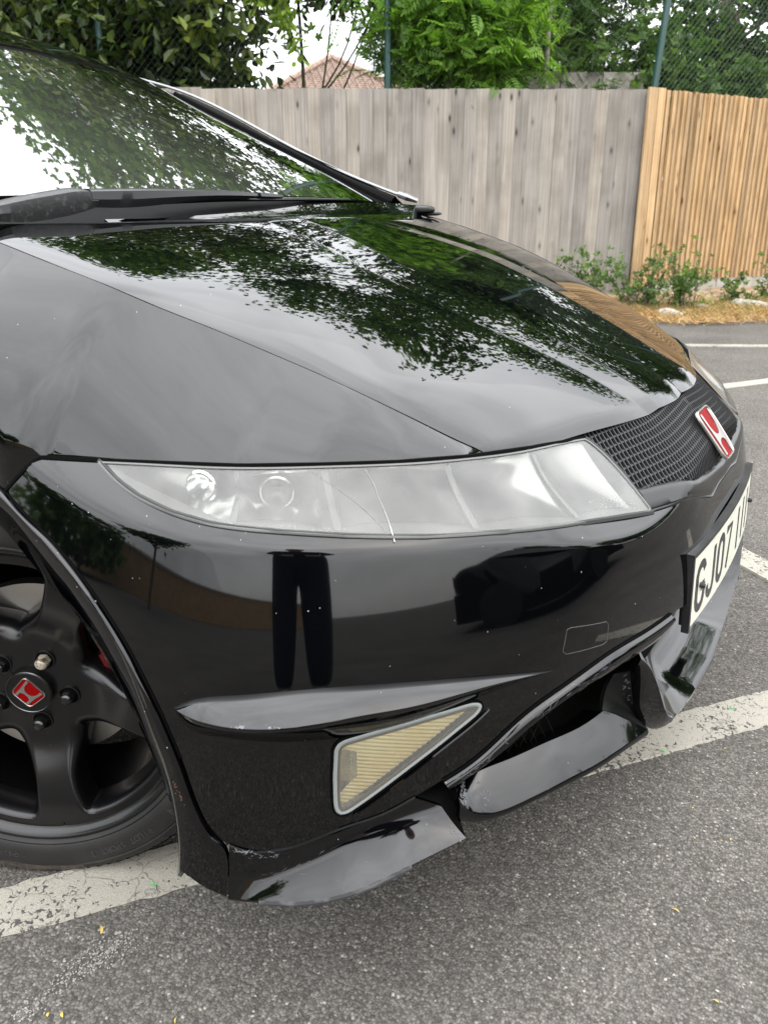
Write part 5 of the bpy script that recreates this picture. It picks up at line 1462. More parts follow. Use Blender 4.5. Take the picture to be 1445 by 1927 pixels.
# ---------------------------------------------------------------- wheels
def make_wheel(loc, rz, phi_deg, full=True):
    W_ = empty('wheel', loc, rz, CARP)
    def pol(r, a, w): # wheel axes: X forward, Z up, -Y outward
        r, a, w = np.broadcast_arrays(r, a, w); return np.stack([r*np.cos(a), -w, r*np.sin(a)], -1)
    def face_w(r): return .064+.032*sstep((r-.055)/.15)-.006*np.exp(-((r-.10)/.03)**2)
    # one 72 degree sector round each window
    mb = MB(); nb = 72
    pts = []
    r_in, r_out = .084, .2235
    half = lambda r: math.asin(min(.99, (r*math.sin(math.radians(36))-.0215-.010*((r-.15)/.07)**2)/r))
    for t_ in np.linspace(0, 1, 16): r = r_in+(r_out-r_in)*t_; pts.append((r, half(r)))
    for t_ in np.linspace(1, -1, 22)[1:-1]: pts.append((r_out, half(r_out)*t_))
    for t_ in np.linspace(1, 0, 16): r = r_in+(r_out-r_in)*t_; pts.append((r, -half(r)))
    for t_ in np.linspace(-1, 1, 8)[1:-1]: pts.append((r_in-.010*(1-t_*t_), half(r_in)*t_))
    xy = np.array([(r*math.cos(a), r*math.sin(a)) for r, a in pts])
    xy = resamp(np.concatenate([xy, xy[:1]]), 201, False)[:-1]
    for _ in range(42): xy = (np.roll(xy, 1, 0)+np.roll(xy, -1, 0))*.25+xy*.5
    win = resamp(np.concatenate([xy, xy[:1]]), nb+1, False)[:-1]
    wc_ = np.array([.155, 0])
    hub, rim_o = .030, .2335
    def sector_hit(d):
        # first boundary of the sector met from the window centre
        best = 9
        for sg in (-1, 1):
            n_ = np.array([-math.sin(math.radians(36)*sg), math.cos(math.radians(36)*sg)])
            den = d @ n_
            if abs(den) > 1e-9:
                t_ = -(wc_ @ n_)/den
                if t_ > 0: best = min(best, t_)
        a_, b_, = d @ d, 2*wc_ @ d
        for R_ in (rim_o, hub):
            c_ = wc_ @ wc_-R_*R_; disc = b_*b_-4*a_*c_
            if disc > 0:
                for t_ in ((-b_-math.sqrt(disc))/2/a_, (-b_+math.sqrt(disc))/2/a_):
                    p = wc_+d*t_
                    if t_ > 0 and abs(math.atan2(p[1], p[0])) <= math.radians(36.01): best = min(best, t_)
        return wc_+d*best
    sec = np.array([sector_hit((p-wc_)) for p in win])
    inw = (wc_-win); dn = np.roll(win, -1, 0)-np.roll(win, 1, 0); nn = np.stack([-dn[:, 1], dn[:, 0]], 1); nn /= np.linalg.norm(nn, axis=1)[:, None]
    if np.sum(nn*inw) < 0: nn = -nn
    prof = [(0, 0), (.0015, .0006), (.004, .003), (.0065, .008), (.0085, .016), (.0098, .028), (.0105, .048)]
    for k_ in range(5):
        a0 = math.radians(phi_deg+36-72*k_); ca, sa = math.cos(a0), math.sin(a0)
        rot = lambda Q: np.stack([Q[:, 0]*ca-Q[:, 1]*sa, Q[:, 0]*sa+Q[:, 1]*ca], 1)
        rows = []
        for t_ in np.linspace(0, 1, 14):
            q = sec*(1-t_)+win*t_; r = np.hypot(*q.T); p = rot(q); rows.append(np.stack([p[:, 0], -face_w(r), p[:, 1]], 1))
        for ins_, dep in prof[1:]:
            # the inner round end is scooped wider than the sides
            sc = 1+1.5*np.clip((.150-np.hypot(*win.T))/.06, 0, 1)
            q = win+nn*(ins_*sc)[:, None]; p = rot(q); r = np.hypot(*win.T); rows.append(np.stack([p[:, 0], -(face_w(r)-dep), p[:, 1]], 1))
        mb.grid(np.array(rows), close_v=True)
    th = np.linspace(0, 2*np.pi, 145)[:-1]
    lip = [(.2310, .0952), (.2342, .0960), (.2368, .1000), (.2400, .1045), (.2445, .1085), (.2480, .1085), (.2500, .105), (.2500, .085), (.240, .07), (.2325, .05), (.2280, .02), (.226, -.10)]
    mb.grid(np.array([pol(r, th, w) for r, w in lip]), close_v=True)
    mb.grid(np.array([pol(r, th, w) for r, w in ((.034, .060), (.030, .066), (.028, .02))]), close_v=True)
    rim = mesh_ob('rim', mb.V, mb.F, M['wheel'], W_)
    bm = bmesh.new(); bm.from_mesh(rim.data); bmesh.ops.remove_doubles(bm, verts=bm.verts, dist=2e-4); bmesh.ops.recalc_face_normals(bm, faces=bm.faces); bm.to_mesh(rim.data); bm.free()
    rim.data.set_sharp_from_angle(angle=math.radians(60))
    ty = [(.2465, .100), (.2478, .109), (.2515, .1135), (.2545, .1128), (.258, .1155), (.267, .1172), (.280, .1180), (.290, .1172), (.2925, .1150), (.2945, .1165), (.301, .1140), (.309, .1075), (.3142, .099), (.3170, .086), (.3185, .060), (.3190, .028), (.3165, .0265), (.3165, .0225), (.319, .021), (.319, -.021), (.3165, -.0225), (.3185, -.06), (.314, -.099), (.29, -.115), (.2465, -.1)]
    mb = MB(); th2 = np.linspace(0, 2*np.pi, 181)[:-1]
    P = np.array([pol(r, th2, w) for r, w in ty])
    gz = -loc[2]
    P[..., 2] = np.maximum(P[..., 2], gz+.0012)
    mb.grid(P, close_v=True); mb.build('tyre', M['rubber'], W_)
    if full:
        # shoulder sipes
        sp = MB()
        for a in np.radians(np.arange(-120, 0, 3.2)):
            t_ = np.linspace(0, 1, 6); r = .3075+.0105*t_; w = np.interp(r, [.300, .309, .3142, .3170, .3185], [.1142, .1077, .0992, .0862, .062])+.0006
            sp.tube(pol(r, a+.03*t_, w), .0011, 4)
        sp.build('tread_sipes', M['dark'], W_, smooth=False)
        # raised sidewall lettering
        def text_arc(txt, r, a_mid, size, w, flip=True, m_=None, space=1.0):
            objs = []
            adv = size*.78*space; n_ = len(txt)
            allV, allF = [], []
            for i, ch in enumerate(txt):
                if ch == ' ': continue
                cu = bpy.data.curves.new('t', 'FONT'); cu.body = ch; cu.size = size*1.35; cu.align_x = 'CENTER'; cu.extrude = .0005; cu.resolution_u = 2
                ob = bpy.data.objects.new('t', cu); COL.objects.link(ob)
                dg = bpy.context.evaluated_depsgraph_get(); me = bpy.data.meshes.new_from_object(ob.evaluated_get(dg))
                a = a_mid+(-(i-(n_-1)/2)*adv/r)       # reads with its feet towards the rim... heads outward
                b = len(allV)
                rad = np.array([math.cos(a), math.sin(a)]); tan = np.array([math.sin(a), -math.cos(a)])
                for v in me.vertices:
                    x, y, z = v.co; y -= size*.45
                    q = rad*(r+y)+tan*x
                    allV.append((q[0], -(w+z), q[1]))
                allF += [tuple(k_+b for k_ in p.vertices) for p in me.polygons]
                bpy.data.objects.remove(ob); bpy.data.curves.remove(cu); bpy.data.meshes.remove(me)
            return mesh_ob('tyre_lettering', allV, allF, M['rubber_text'], W_, smooth=False)
        text_arc('PILOT SPORT 3', .2765, math.radians(-62), .0115, .1180)
        text_arc('N', .2765, math.radians(-39), .017, .1180)
        text_arc('MICHELIN RADIAL X', .2750, math.radians(-106), .0075, .1180)
        # tan mud smear low on the sidewall
        md = MB(); a = np.radians(np.linspace(-112, -78, 60))
        w_ = .0035+.0035*np.abs(np.sin(np.linspace(0, 9, 60)))*np.sin(np.linspace(0, math.pi, 60))
        md.grid(np.array([pol(.2950-w_*.6, a, .1178), pol(.2965, a, .1170), pol(.2985+w_*.6, a, .1160)])); md.build('mud_smear', M['mud'], W_)
    # nuts on flat dark discs that paint the shade of their pockets
    for k_ in range(5):
        a = math.radians(phi_deg-72*k_); c_ = pol(.05715, a, face_w(.057))
        u1 = np.array([math.cos(a), 0, math.sin(a)]); v1 = np.array([-math.sin(a), 0, math.cos(a)]); ow = np.array([0, -1, 0])
        th = np.linspace(0, 2*np.pi, 25)[:-1]; ring = lambda R_, z_, n6=False: c_+ow*z_+R_*(np.cos(th)[:, None]*u1+np.sin(th)[:, None]*v1)
        pk = MB(); pk.grid(np.array([ring(.0165, -.0005), ring(.0158, .0022), ring(.0142, .0026), ring(.0128, .0008)]), close_v=True)
        pk.build('nut_pocket_rim', M['wheel'], W_)
        pk = MB(); pk.grid(np.array([ring(.0132, .0006), ring(.0105, .0009), ring(.0002, .0009)]), close_v=True); pk.build('nut_pocket', M['gap'], W_)
        nt = MB(); t6 = np.arange(6)*np.pi/3+.3*k_
        hexr = lambda R_, z_: c_+ow*z_+R_*(np.cos(t6)[:, None]*u1+np.sin(t6)[:, None]*v1)
        nt.grid(np.array([hexr(.0102, .0008), hexr(.0102, .011), hexr(.0092, .0130)]), close_v=True)
        b_ = len(nt.V); th = np.linspace(0, 2*np.pi, 19)[:-1]
        ring2 = lambda R_, z_: c_+ow*z_+R_*(np.cos(th)[:, None]*u1+np.sin(th)[:, None]*v1)
        nt.grid(np.array([ring2(.0092, .0122), ring2(.0086, .0155), ring2(.0062, .0178), ring2(.0002, .0186)]), close_v=True)
        nt.build('lug_nut', M['nut_worn'] if k_ == 0 and full else M['nut'], W_)
    # centre cap
    th = np.linspace(0, 2*np.pi, 49)[:-1]
    cm = MB(); cm.grid(np.array([pol(r, th, w) for r, w in ((.0345, .060), (.0345, .0735), (.0325, .0755), (.031, .0752), (.0002, .0762))]), close_v=True)
    cm.build('centre_cap', M['cap'], W_)
    cm = MB(); cm.grid(np.array([pol(r, th, w) for r, w in ((.0345, .0730), (.0347, .0748), (.0342, .0756), (.0337, .0752))]), close_v=True); cm.build('cap_ring', M['silver_trim'], W_)
    a = math.radians(43)
    eup = np.array([math.cos(a), 0, math.sin(a)]); erx = np.array([math.sin(a), 0, -math.cos(a)])
    emblem(np.array([0, -.0764, 0]), erx, eup, (0, -1, 0), .044, .037, W_)
    # brake behind
    th = np.linspace(0, 2*np.pi, 97)[:-1]
    dm = MB(); dm.grid(np.array([pol(r, th, w) for r, w in ((.098, .012), (.150, .012), (.150, -.010), (.098, -.010))]), close_v=True); dm.build('brake_disc', M['disc'], W_)
    dm = MB(); dm.grid(np.array([pol(r, th, w) for r, w in ((.1025, .0118), (.0985, .0128), (.096, .0125), (.085, .016), (.080, .040), (.070, .043), (.02, .043))]), close_v=True); dm.build('disc_hat', M['rust'], W_)
    dm = MB(); th = np.radians(np.linspace(-24, 26, 20)); dm.grid(np.array([pol(r, th, w) for r, w in ((.105, -.01), (.105, .036), (.112, .046), (.155, .046), (.166, .036), (.166, -.01))])); dm.build('caliper', M['caliper'], W_)
    return W_
STEER = math.radians(29.6)
oc = np.array([math.sin(STEER), -math.cos(STEER)])
wc0 = np.array([0, -.80])-oc*.05
make_wheel((wc0[0], wc0[1], .308), STEER, 61.9)
wl_ = make_wheel((0.024, .756, .308), math.pi+STEER, 20, False)
for y, rz in ((-.765, 0.0), (.765, math.pi)): make_wheel((-2.635, y, .308), rz, 10, False)

# wheel-arch liners and underside
for sg in (-1, 1):
    th = np.radians(np.linspace(-20, 200, 50))
    P = np.array([np.stack([rl*np.cos(th), np.full(50, y), .318+rl*np.sin(th)], 1) for y, rl in ((.825, .345), (.70, .36), (.42, .36))])
    P = np.concatenate([P, [np.stack([.02*np.cos(th), np.full(50, .42), .318+.02*np.sin(th)], 1)]])
    P[..., 1] *= sg
    mb = MB(); mb.grid(P); mb.build('arch_liner', M['liner'], CARP)
mb = MB(); mb.box((-1.25, 0, .24), (3.7, 1.1, .12)); mb.box((.30, 0, .24), (.75, 1.05, .08)); mb.build('underbody', M['dark'], CARP, smooth=False)

# ---------------------------------------------------------------- windscreen, pillars, roof, cabin
gl_e = np.array([(-.262,.655,1.000),(-.505,.640,1.096),(-.685,.630,1.177),(-.985,.612,1.299)])
ed_t = np.linspace(0, 1, len(gl_e)); ed_t = (gl_e[:, 0]-gl_e[0, 0])/(gl_e[-1, 0]-gl_e[0, 0])
ed = np.stack([np.polyval(np.polyfit(ed_t, gl_e[:, k], 2), np.linspace(0, 1.05, 40)) for k in range(3)], 1)      # one clean sweep, no ripples
yy_ = np.linspace(-1, 1, 61)
G = np.array([[(e[0]+.082*(1-y*y)*(1-.35*i/39), e[1]*y, e[2]+.012*(1-y*y)+.028*(1-y*y)*i/39) for y in yy_] for i, e in enumerate(ed)])
mb = MB(); mb.grid(G); orient(mb.build('windscreen', M['glass'], CARP), (-.8, 0, .5))
for j_ in (0, -1):
    mb = MB(); mb.tube(G[:, j_]+[0, -.004*(1 if j_ else -1), .001], .0085, 8); mb.build('windscreen_seal', M['gap'], CARP)
# dark ceramic band along the lower edge, 2 mm below the glass
B_ = G[:4]-np.array([0, 0, .003]); mb = MB(); mb.grid(np.stack([G[0]-[0, 0, .003], G[2]-[0, 0, .003]])); mb.build('windscreen_base_band', M['gap'], CARP)
out_e = np.array([(-.215,.672,1.013),(-.425,.680,1.079),(-.695,.676,1.188),(-1.035,.655,1.329),(-1.262,.640,1.389),(-1.40,.632,1.425),(-1.60,.62,1.455),(-2.1,.60,1.455)])
oe = resamp(out_e, 50)
for sg in (1, -1):
    m_ = np.array([1, sg, 1])
    mb = MB(); mb.tube(oe*m_, .0042, 8); mb.build('bright_trim', M['silver_trim'], CARP)
    ie = np.array([np.array([np.interp(t_, np.linspace(0, 1, 40), ed[:, k]) for k in range(3)]) for t_ in np.linspace(0, 1, 34)])
    oo = np.array([np.array([np.interp(x, oe[::-1, 0], oe[::-1, k]) for k in range(3)]) for x in ie[:, 0]])
    oo = oe[np.searchsorted(-oe[:, 0], -np.minimum(ie[:, 0]+.03, oe[0, 0])).clip(0, 49)]
    rows = [ie-[0, 0, .004], ie+[0, .003, .001], ie*.6+oo*.4+[0, 0, .004], oo-[0, .003, .006], oo+[0, .04, -.06]]
    mb = MB(); mb.grid(np.array(rows)*m_); mb.build('a_pillar', M['pillar'], CARP)
hdr = G[-1]
roof = []
for i in range(16):
    t_ = i/15; x = ed[-1, 0]-1.20*t_
    w_ = .60+.035*t_
    z_e = np.interp(x, out_e[::-1, 0], out_e[::-1, 2]-.004)
    roof.append([(x+.062*(1-y*y)*(1-t_), y*w_, np.interp(t_, [0, .08, .16, .3, 1], [ed[-1, 2]-.003, 1.355, 1.385, 1.415, 1.44])+.045*(1-y*y)) for y in yy_])
panel('roof', np.array(roof), M['paint'], CARP, flange=.01)
# body sides behind the wings, tail and glasshouse (seen only from the side)
sec = [(-.335, .994, .730, .884), (-.45, 1.003, .738, .884), (-1.2, 1.0, .745, .872), (-2.2, .99, .745, .872), (-3.05, .98, .70, .85), (-3.3, .85, .60, .76)]
for sg in (1, -1):
    P = []
    for x, zt, yt, yb in sec: P.append([(x, sg*yt, zt), (x, sg*(yt*.45+yb*.55), zt-.07), (x, sg*yb, zt-.20), (x, sg*yb*1.0, .55), (x, sg*yb*.99, .35), (x, sg*yb*.94, .22)])
    mb = MB(); mb.grid(np.array(P)); mb.build('side_panel', M['paint'], CARP)
    P = [[(x, sg*y0, z0), (x-.02, sg*y1, z1)] for x, y0, z0, y1, z1 in ((-.24, .715, .985, .690, 1.012), (-.45, .735, 1.0, .675, 1.10), (-1.2, .742, 1.0, .64, 1.38), (-2.2, .742, .995, .61, 1.43), (-3.0, .70, .985, .56, 1.32))]
    mb = MB(); mb.grid(np.array(P)); mb.build('side_window', M['side_glass'], CARP)
mb = MB(); mb.grid(np.array([[(-2.29, y*.62, 1.44), (-3.0, y*.56, 1.32), (-3.32, y*.6, .95), (-3.30, y*.76, .85), (-3.36, y*.75, .5), (-3.25, y*.72, .25)] for y in np.linspace(-1, 1, 9)])); mb.build('tailgate', M['paint'], CARP)
# dashboard and seats
dsh = []
for i, (x, z) in enumerate(((-.22, .955), (-.45, .985), (-.75, 1.0), (-.95, .98), (-1.02, .90), (-1.0, .6))): dsh.append([(x+.10*(1-y*y), y*.63, z+.01*(1-y*y)) for y in np.linspace(-1, 1, 21)])
mb = MB(); mb.grid(np.array(dsh)); mb.build('dashboard', M['dash'], CARP)
for y in (-.36, .36):
    mb = MB(); P = [[(-1.55-.10*t_, y+a*.24, .55+.75*t_) for a in (-1, -.8, -.4, 0, .4, .8, 1)] for t_ in np.linspace(0, 1, 8)]
    P = np.array(P); P[..., 0] += .05*np.cos(np.linspace(-1.5, 1.5, 7))[None]; mb.grid(P); mb.build('seat', M['dash'], CARP)
# scuttle under the wipers
sc_ = np.array([[(x, y, z+.012*(1-(y/.66)**2)) for y in np.linspace(-.68, .68, 31)] for x, z in ((-.085, .935), (-.13, .955), (-.17, .957), (-.22, .975), (-.275, .998))])
sc_[..., 0] += (.105*(1-(sc_[..., 1]/.68)**2)-.03)
panel('scuttle', sc_, M['scuttle'], CARP, flange=0)
mb = MB()
for (c_, r_x, r_y, r_z) in (((-.182, .672, .984), .046, .030, .012), ((-.160, .700, .973), .034, .016, .006)):
    th, ph = np.linspace(0, 2*np.pi, 21)[:-1], np.linspace(.05, 3.09, 11)
    mb.grid(np.array([[(c_[0]+r_x*math.sin(p)*math.cos(t)*1.0, c_[1]+r_y*math.sin(p)*math.sin(t)+.25*r_x*math.cos(t)*math.sin(p), c_[2]+r_z*(abs(math.cos(p))**.7)*np.sign(math.cos(p))) for t in th] for p in ph]), close_v=True)
mb.build('scuttle_corner', M['plastic'], CARP)
mb = MB(); mb.tube([(-.19, .682, 1.006), (-.215, .668, 1.016), (-.245, .672, 1.024)], [.006, .010, .009], 8); mb.build('trim_end', M['silver_trim'], CARP)

# ---------------------------------------------------------------- wiper: head cover, arm and blade
WP = empty('wiper', parent=CARP)
def blade_box(name, top, bottom, depth, mm, chamfer=.35):
    """bar with a ridge: top and bottom edge lines, depth away from the viewer (towards -X)"""
    t_, b_ = resamp(top, 40), resamp(bottom, 40)
    up = t_-b_; d = np.array([-1, 0, .12])*depth
    rows = [b_+d*.6, b_, b_+up*.45+np.array([.004, 0, 0]), t_-up*.10+np.array([.0015, 0, 0]), t_+d*.15, t_+d*.6, t_+d-up*.15, b_+d*.6]
    mb = MB(); R = np.array(rows); mb.grid(R)
    for k_ in (0, -1):
        b0 = len(mb.V); mb.V += [tuple(p) for p in R[:-1, k_]]; mb.F.append(tuple(range(b0, b0+len(R)-1)))
    return mb.build(name, mm, WP, sharp=28)
blade_box('wiper_head', [(-.11,-.675,.986),(-.12,-.600,1.000),(-.12,-.548,1.008),(-.12,-.496,1.0105),(-.12,-.480,1.006)], [(-.11,-.675,.966),(-.12,-.605,.9645),(-.12,-.56,.9695),(-.12,-.50,.981),(-.12,-.482,.986)], .030, M['wiper_worn'])
blade_box('wiper_arm', [(-.12,-.492,1.0115),(-.12,-.40,1.0145),(-.12,-.28,1.016),(-.12,-.16,1.0155),(-.12,-.075,1.0125)], [(-.12,-.492,.985),(-.12,-.42,.985),(-.12,-.32,.992),(-.12,-.20,1.000),(-.12,-.075,1.0035)], .022, M['wiper'])
blade_box('wiper_clip', [(-.115,-.085,1.014),(-.118,-.035,1.0125),(-.12,-.010,1.011)], [(-.115,-.085,1.002),(-.118,-.035,1.0025),(-.12,-.010,1.0035)], .02, M['wiper'])
blade_box('wiper_blade', [(-.135,-.34,.9985),(-.14,-.22,1.0035),(-.145,-.10,1.006),(-.15,.02,1.007),(-.17,.16,1.0075),(-.20,.36,1.0075)], [(-.135,-.34,.990),(-.14,-.22,.9945),(-.145,-.10,.9975),(-.15,.02,.999),(-.17,.16,1.001),(-.20,.36,1.004)], .014, M['wiper'])

# ================================================================== SMALL THINGS ON THE GROUND
M['leaflet'] = mat('yellow_leaflet', (.40, .31, .06), .8, var=(40, (.34, .21, .09), .4, .65))
M['green_bit'] = mat('bright_green_leaf_scrap', (.05, .33, .06), .5)
bits = [bpy.data.meshes.new('fallen_leaflet') for _ in range(4)]
for i, me in enumerate(bits):
    n_ = 7; t_ = np.linspace(0, 1, n_); L_ = (.006, .008, .014, .019)[i]; w = (.0013, .0016, .0016, .0018)[i]*np.sin(np.pi*t_**.8)+.0002; cv = (.004-.003*i)*np.sin(np.pi*t_)
    z = .0012+.0016*np.sin(np.pi*t_)
    V = [(L_*(t_[k]-.5), cv[k]-w[k], z[k]) for k in range(n_)]+[(L_*(t_[k]-.5), cv[k]+w[k], z[k]+.0004) for k in range(n_)]
    me.from_pydata(V, [], [(k, k+1, n_+k+1, n_+k) for k in range(n_-1)]); me.materials.append(M['leaflet']); me.update()
def ground_px(x, y):
    d = f_+(x-722.5)/1486.18*r_-(y-963.5)/1486.18*u_; return CAM+d*(-CAM[2]/d[2])
n_bit = 0
spots = []
while len(spots) < 190:
    l, d = RNG.uniform(-1.6, 3.2), RNG.uniform(.25, 4.5)
    if RNG.uniform() < .5: l, d = RNG.uniform(-.5, .9), RNG.uniform(.25, 1.3)
    p = at(l, d)
    if -3.3 < p[0] < .78 and -.86 < p[1] < .86: continue
    spots.append(p)
for p in spots:
    o = bpy.data.objects.new('fallen_leaflet', bits[RNG.choice(4, p=[.42, .34, .16, .08])]); COL.objects.link(o)
    o.location = (p[0], p[1], .0005+(.004 if False else 0)); o.rotation_euler = (0, 0, RNG.uniform(0, 6.28)); s = RNG.uniform(.6, 1.25); o.scale = (s, s, s)
    tag(o, 'tiny yellow-brown fallen leaflet lying on the asphalt', 'leaflet', 'leaflets scattered over the asphalt')
for k_, (x, y, lab) in enumerate(((290, 1668, 'bright green leaf scrap on the painted line by the front wheel'), (1374, 1337, 'bright green leaf scrap on the painted line at the right edge'), (1246, 1418, 'bright green leaf scrap at the lower edge of the right-hand line'))):
    p = ground_px(x, y); mb = MB()
    a = np.linspace(0, 2*np.pi, 10)[:-1]; r = .0045*(1+.5*np.sin(a*2+k_)+.25*np.cos(a*3))
    mb.V = [(0, 0, .003)]+[(r[i]*math.cos(a[i]), r[i]*.6*math.sin(a[i]), .0005+.001*(i % 2)) for i in range(9)]
    mb.F = [(0, 1+i, 1+(i+1) % 9) for i in range(9)]
    o = mb.build('leaf_scrap', M['green_bit']); o.location = (p[0], p[1], .0045); tag(o, lab, 'leaf scrap')
# pebble-sized chalky crumbs where a stone was dragged over the asphalt
M['chalk_dust'] = mat('chalk_dust', (.24, .23, .21), .95)
C = []
p0, p1 = ground_px(105, 1850), ground_px(245, 1770)
for _ in range(300):
    t_ = RNG.uniform(0, 1); C.append(p0*(1-t_)+p1*t_+np.array([*RNG.normal(0, .012, 2), .001]))
for _ in range(90): C.append(ground_px(50, 1905)+np.array([*RNG.normal(0, .011, 2), .001]))
mb = MB()
for c in C:
    s = RNG.uniform(.0006, .0017); mb.box(c, (s*1.6, s, s*.8), Matrix.Rotation(RNG.uniform(0, 3), 3, 'Z'))
o = mb.build('chalk_crumbs', M['chalk_dust'], smooth=False); tag(o, 'pale chalky crumbs smeared over the asphalt in the lower left', 'crumbs', kind='stuff')

# ================================================================== BEHIND THE CAMERA (seen mirrored in the paint)
M['brick_tan'] = mat('tan_brick', (.30, .20, .11), .9, var=(3, (.36, .25, .15), .4, .6))
W2 = empty('brick_wall', (1.0, -15.5, 0), -.12); tag(W2, 'tan brick wall across the car park, mirrored low in the bumper', 'wall')
mb = MB(); mb.box((0, 0, .8), (26, .25, 1.6)); mb.build('wall_face', M['brick_tan'], W2, smooth=False)
mb = MB(); mb.box((0, 0, 1.64), (26, .34, .08)); mb.build('coping', M['concrete'], W2, smooth=False)
for i, (x, y, z, r, lab) in enumerate(((-9, -11, 1.5, 2.4, 'round dark tree to the left behind the photographer, mirrored in the wing corner'), (-3.2, -9.5, 3.6, 1.9, 'nearer dark tree mirrored in the bumper corner beside the headlamp tip'),
        (15, 1.5, 3.0, 2.2, 'dark tree beyond the parked dark car, mirrored in the bumper'), (17, 6, 2.6, 2.4, 'low spreading tree right of the mirrored dark car'), (13.5, 11, 3.0, 2.2, 'dark tree mirrored at the right end of the bumper'))):
    tree('dark_tree', lab, (x, y, 0), z, .10, [((x, y, z), (r, r, r*.85))], 80, 26, .36, SPRIG, .24, 'mid', limbs=16)
# a dark saloon parked opposite
DC = empty('dark_car', (5.2, .3, 0), math.radians(94)); tag(DC, 'dark car parked opposite, mirrored in the front bumper', 'car')
prof = [(-2.1, .45, .62), (-2.05, .86, .80), (-1.5, .95, .86), (-.9, 1.42, .66), (.3, 1.46, .66), (1.05, .98, .84), (1.9, .82, .80), (2.1, .55, .66)]
P = []
for x, zt, yw in prof: P.append([(x, -.84, .17), (x, -.88, .60), (x, -.86*min(1, yw/.80), min(zt, .92)), (x, -yw, zt), (x, 0, zt+.03), (x, yw, zt), (x, .86*min(1, yw/.80), min(zt, .92)), (x, .88, .60), (x, .84, .17)])
P = np.array(P); sm = np.array([resamp(P[:, j], 50) for j in range(9)]).transpose(1, 0, 2)
mb = MB(); mb.grid(sm)
for k_ in (0, -1):
    b = len(mb.V); mb.V += [tuple(p) for p in sm[k_]]; mb.F.append(tuple(range(b, b+9)))
mb.build('body', M['paint'], DC)
for sg in (-1, 1):
    mb = MB(); mb.grid(np.array([[(x, sg*(.868-.0*x), .96), (x2, sg*.70, 1.38)] for x, x2 in ((-1.4, -.95), (-.3, -.25), (.3, .28), (.95, .5))])); mb.build('side_glass', M['dark_glass'], DC)
    mb = MB(); mb.box((-2.06, sg*.62, .80), (.12, .34, .14)); mb.build('tail_lamp', M['red'], DC, smooth=False)
    for x in (-1.35, 1.3):
        mb = MB(); mb.tube([(x, sg*.70, .31), (x, sg*.885, .31), (x, sg*.89, .31)], [.31, .31, .22], 24); mb.build('wheel', M['rubber'], DC)

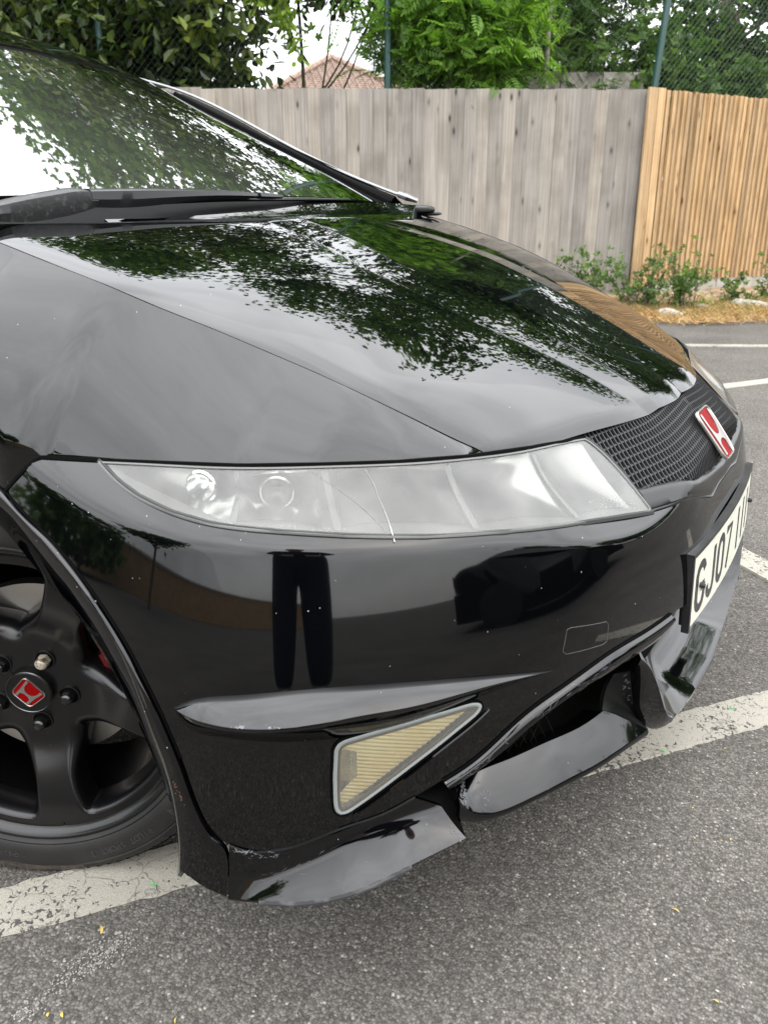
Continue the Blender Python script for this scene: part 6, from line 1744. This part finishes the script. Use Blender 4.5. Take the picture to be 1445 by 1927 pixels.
# the photographer, standing behind the camera with a phone held at waist height
def person():
    base = CAM[:2]-D2*.52
    P_ = empty('person', (base[0], base[1], 0), math.atan2(D2[1], D2[0]))
    tag(P_, 'person in dark trousers and pale shoes holding a phone, mirrored in the bumper', 'person')
    V, E_, Rd = [], [], []
    def v(p, r, par=None):
        V.append(p); Rd.append(r if isinstance(r, tuple) else (r, r))
        if par is not None: E_.append((par, len(V)-1))
        return len(V)-1
    pel = v((0, 0, .93), (.235, .16))
    for sg in (1, -1):
        h = v((0, .115*sg, .84), .135, pel); k_ = v((.02, .130*sg, .48), .108, h); an = v((-.02, .145*sg, .12), .088, k_)
        he = v((-.02, .135*sg, .055), .045, an); b = v((.09, .145*sg, .045), .042, he); v((.18, .150*sg, .032), (.040, .026), b)
    ab = v((-.01, 0, 1.10), (.21, .14), pel); ch = v((0, 0, 1.30), (.20, .13), ab); nb = v((.0, 0, 1.44), (.10, .075), ch); nk = v((.035, 0, 1.515), .055, nb)
    hd = v((.075, 0, 1.60), .082, nk); v((.085, 0, 1.685), .086, hd)
    nose = v((.165, 0, 1.60), .016, hd)
    for sg in (1, -1): v((.05, .085*sg, 1.62), (.012, .022), hd)
    hands = []
    for sg in (1, -1):
        sh = v((0, .185*sg, 1.395), .062, ch); el = v((.10, .235*sg, 1.13), .046, sh); wr = v((.315, .085*sg, .955), .030, el); pa = v((.375, .052*sg, .955), (.038, .020), wr)
        for i, (dz, ln) in enumerate(((.028, .062), (.009, .070), (-.010, .066), (-.028, .052))):
            f1 = v((.392, .046*sg, .955+dz), .0095, pa); f2 = v((.400, .030*sg, .957+dz), .0088, f1); v((.397, .010*sg+.0*ln, .958+dz), .0078, f2)
        t1 = v((.375, .040*sg, .990), .012, wr); v((.383, .024*sg, 1.005), .010, t1)
    me = bpy.data.meshes.new('body'); me.from_pydata(V, E_, [])
    o = bpy.data.objects.new('body', me); COL.objects.link(o)
    sk_ = o.modifiers.new('skin', 'SKIN'); sub = o.modifiers.new('sub', 'SUBSURF'); sub.levels = 2; sub.render_levels = 2
    for i, r in enumerate(Rd): me.skin_vertices[0].data[i].radius = r
    me.skin_vertices[0].data[0].use_root = True
    dg = bpy.context.evaluated_depsgraph_get(); m2 = bpy.data.meshes.new_from_object(o.evaluated_get(dg)); m2.name = 'body'
    bpy.data.objects.remove(o)
    for mm in (M['trouser'], M['jacket'], M['skin'], M['shoe']): m2.materials.append(mm)
    for p in m2.polygons:
        c = p.center; i = 1
        if c.z < .095: i = 3
        elif c.z < .98 and c.x < .28: i = 0
        if (c.z > 1.47) or (c.x > .30 and c.z > .85): i = 2
        p.material_index = i; p.use_smooth = True
    o = bpy.data.objects.new('body', m2); COL.objects.link(o); o.parent = P_
    bm = bmesh.new(); bmesh.ops.create_uvsphere(bm, u_segments=20, v_segments=12, radius=.094)
    for vv_ in list(bm.verts): vv_.co = Vector((vv_.co.x, vv_.co.y*.92, vv_.co.z*1.0))
    bmesh.ops.delete(bm, geom=[q for q in bm.verts if q.co.z < -.01 and q.co.x > -.02], context='VERTS')
    me = bpy.data.meshes.new('hair'); bm.to_mesh(me); bm.free(); me.materials.append(M['hair']); me.shade_smooth(); hr = bpy.data.objects.new('hair', me); COL.objects.link(hr); hr.parent = P_; hr.location = (.070, 0, 1.672)
    for sg in (1, -1):
        mb = MB(); mb.tube([(.150, .030*sg, 1.625), (.156, .030*sg, 1.625), (.159, .030*sg, 1.625)], [.011, .009, .001], 10); mb.build('eye', M['eye'], P_)
    mb = MB(); mb.tube([(.148, -.024, 1.553), (.154, 0, 1.551), (.148, .024, 1.553)], [.003, .005, .003], 6); mb.build('mouth', M['lips'], P_)
M['trouser'] = mat('navy_trousers', (.008, .009, .016), .9); M['jacket'] = mat('dark_jacket', (.010, .010, .014), .85)
M['skin'] = mat('skin', (.45, .27, .19), .5); M['shoe'] = mat('grey_shoe', (.26, .25, .23), .8); M['hair'] = mat('brown_hair', (.03, .02, .014), .6)
M['eye'] = mat('eye', (.03, .02, .015), .1); M['lips'] = mat('lips', (.35, .13, .11), .5)
person()
ph = MB(); fz = Matrix(((r_[0], u_[0], -f_[0]), (r_[1], u_[1], -f_[1]), (r_[2], u_[2], -f_[2])))
ph.box(CAM-f_*.012-u_*.055-r_*.018, (.071, .146, .008), fz)
o = ph.build('phone', M['plastic'], smooth=False); tag(o, 'dark phone held up by the photographer, mirrored in the bumper', 'phone')
bv = o.modifiers.new('bevel', 'BEVEL'); bv.width = .003; bv.segments = 2
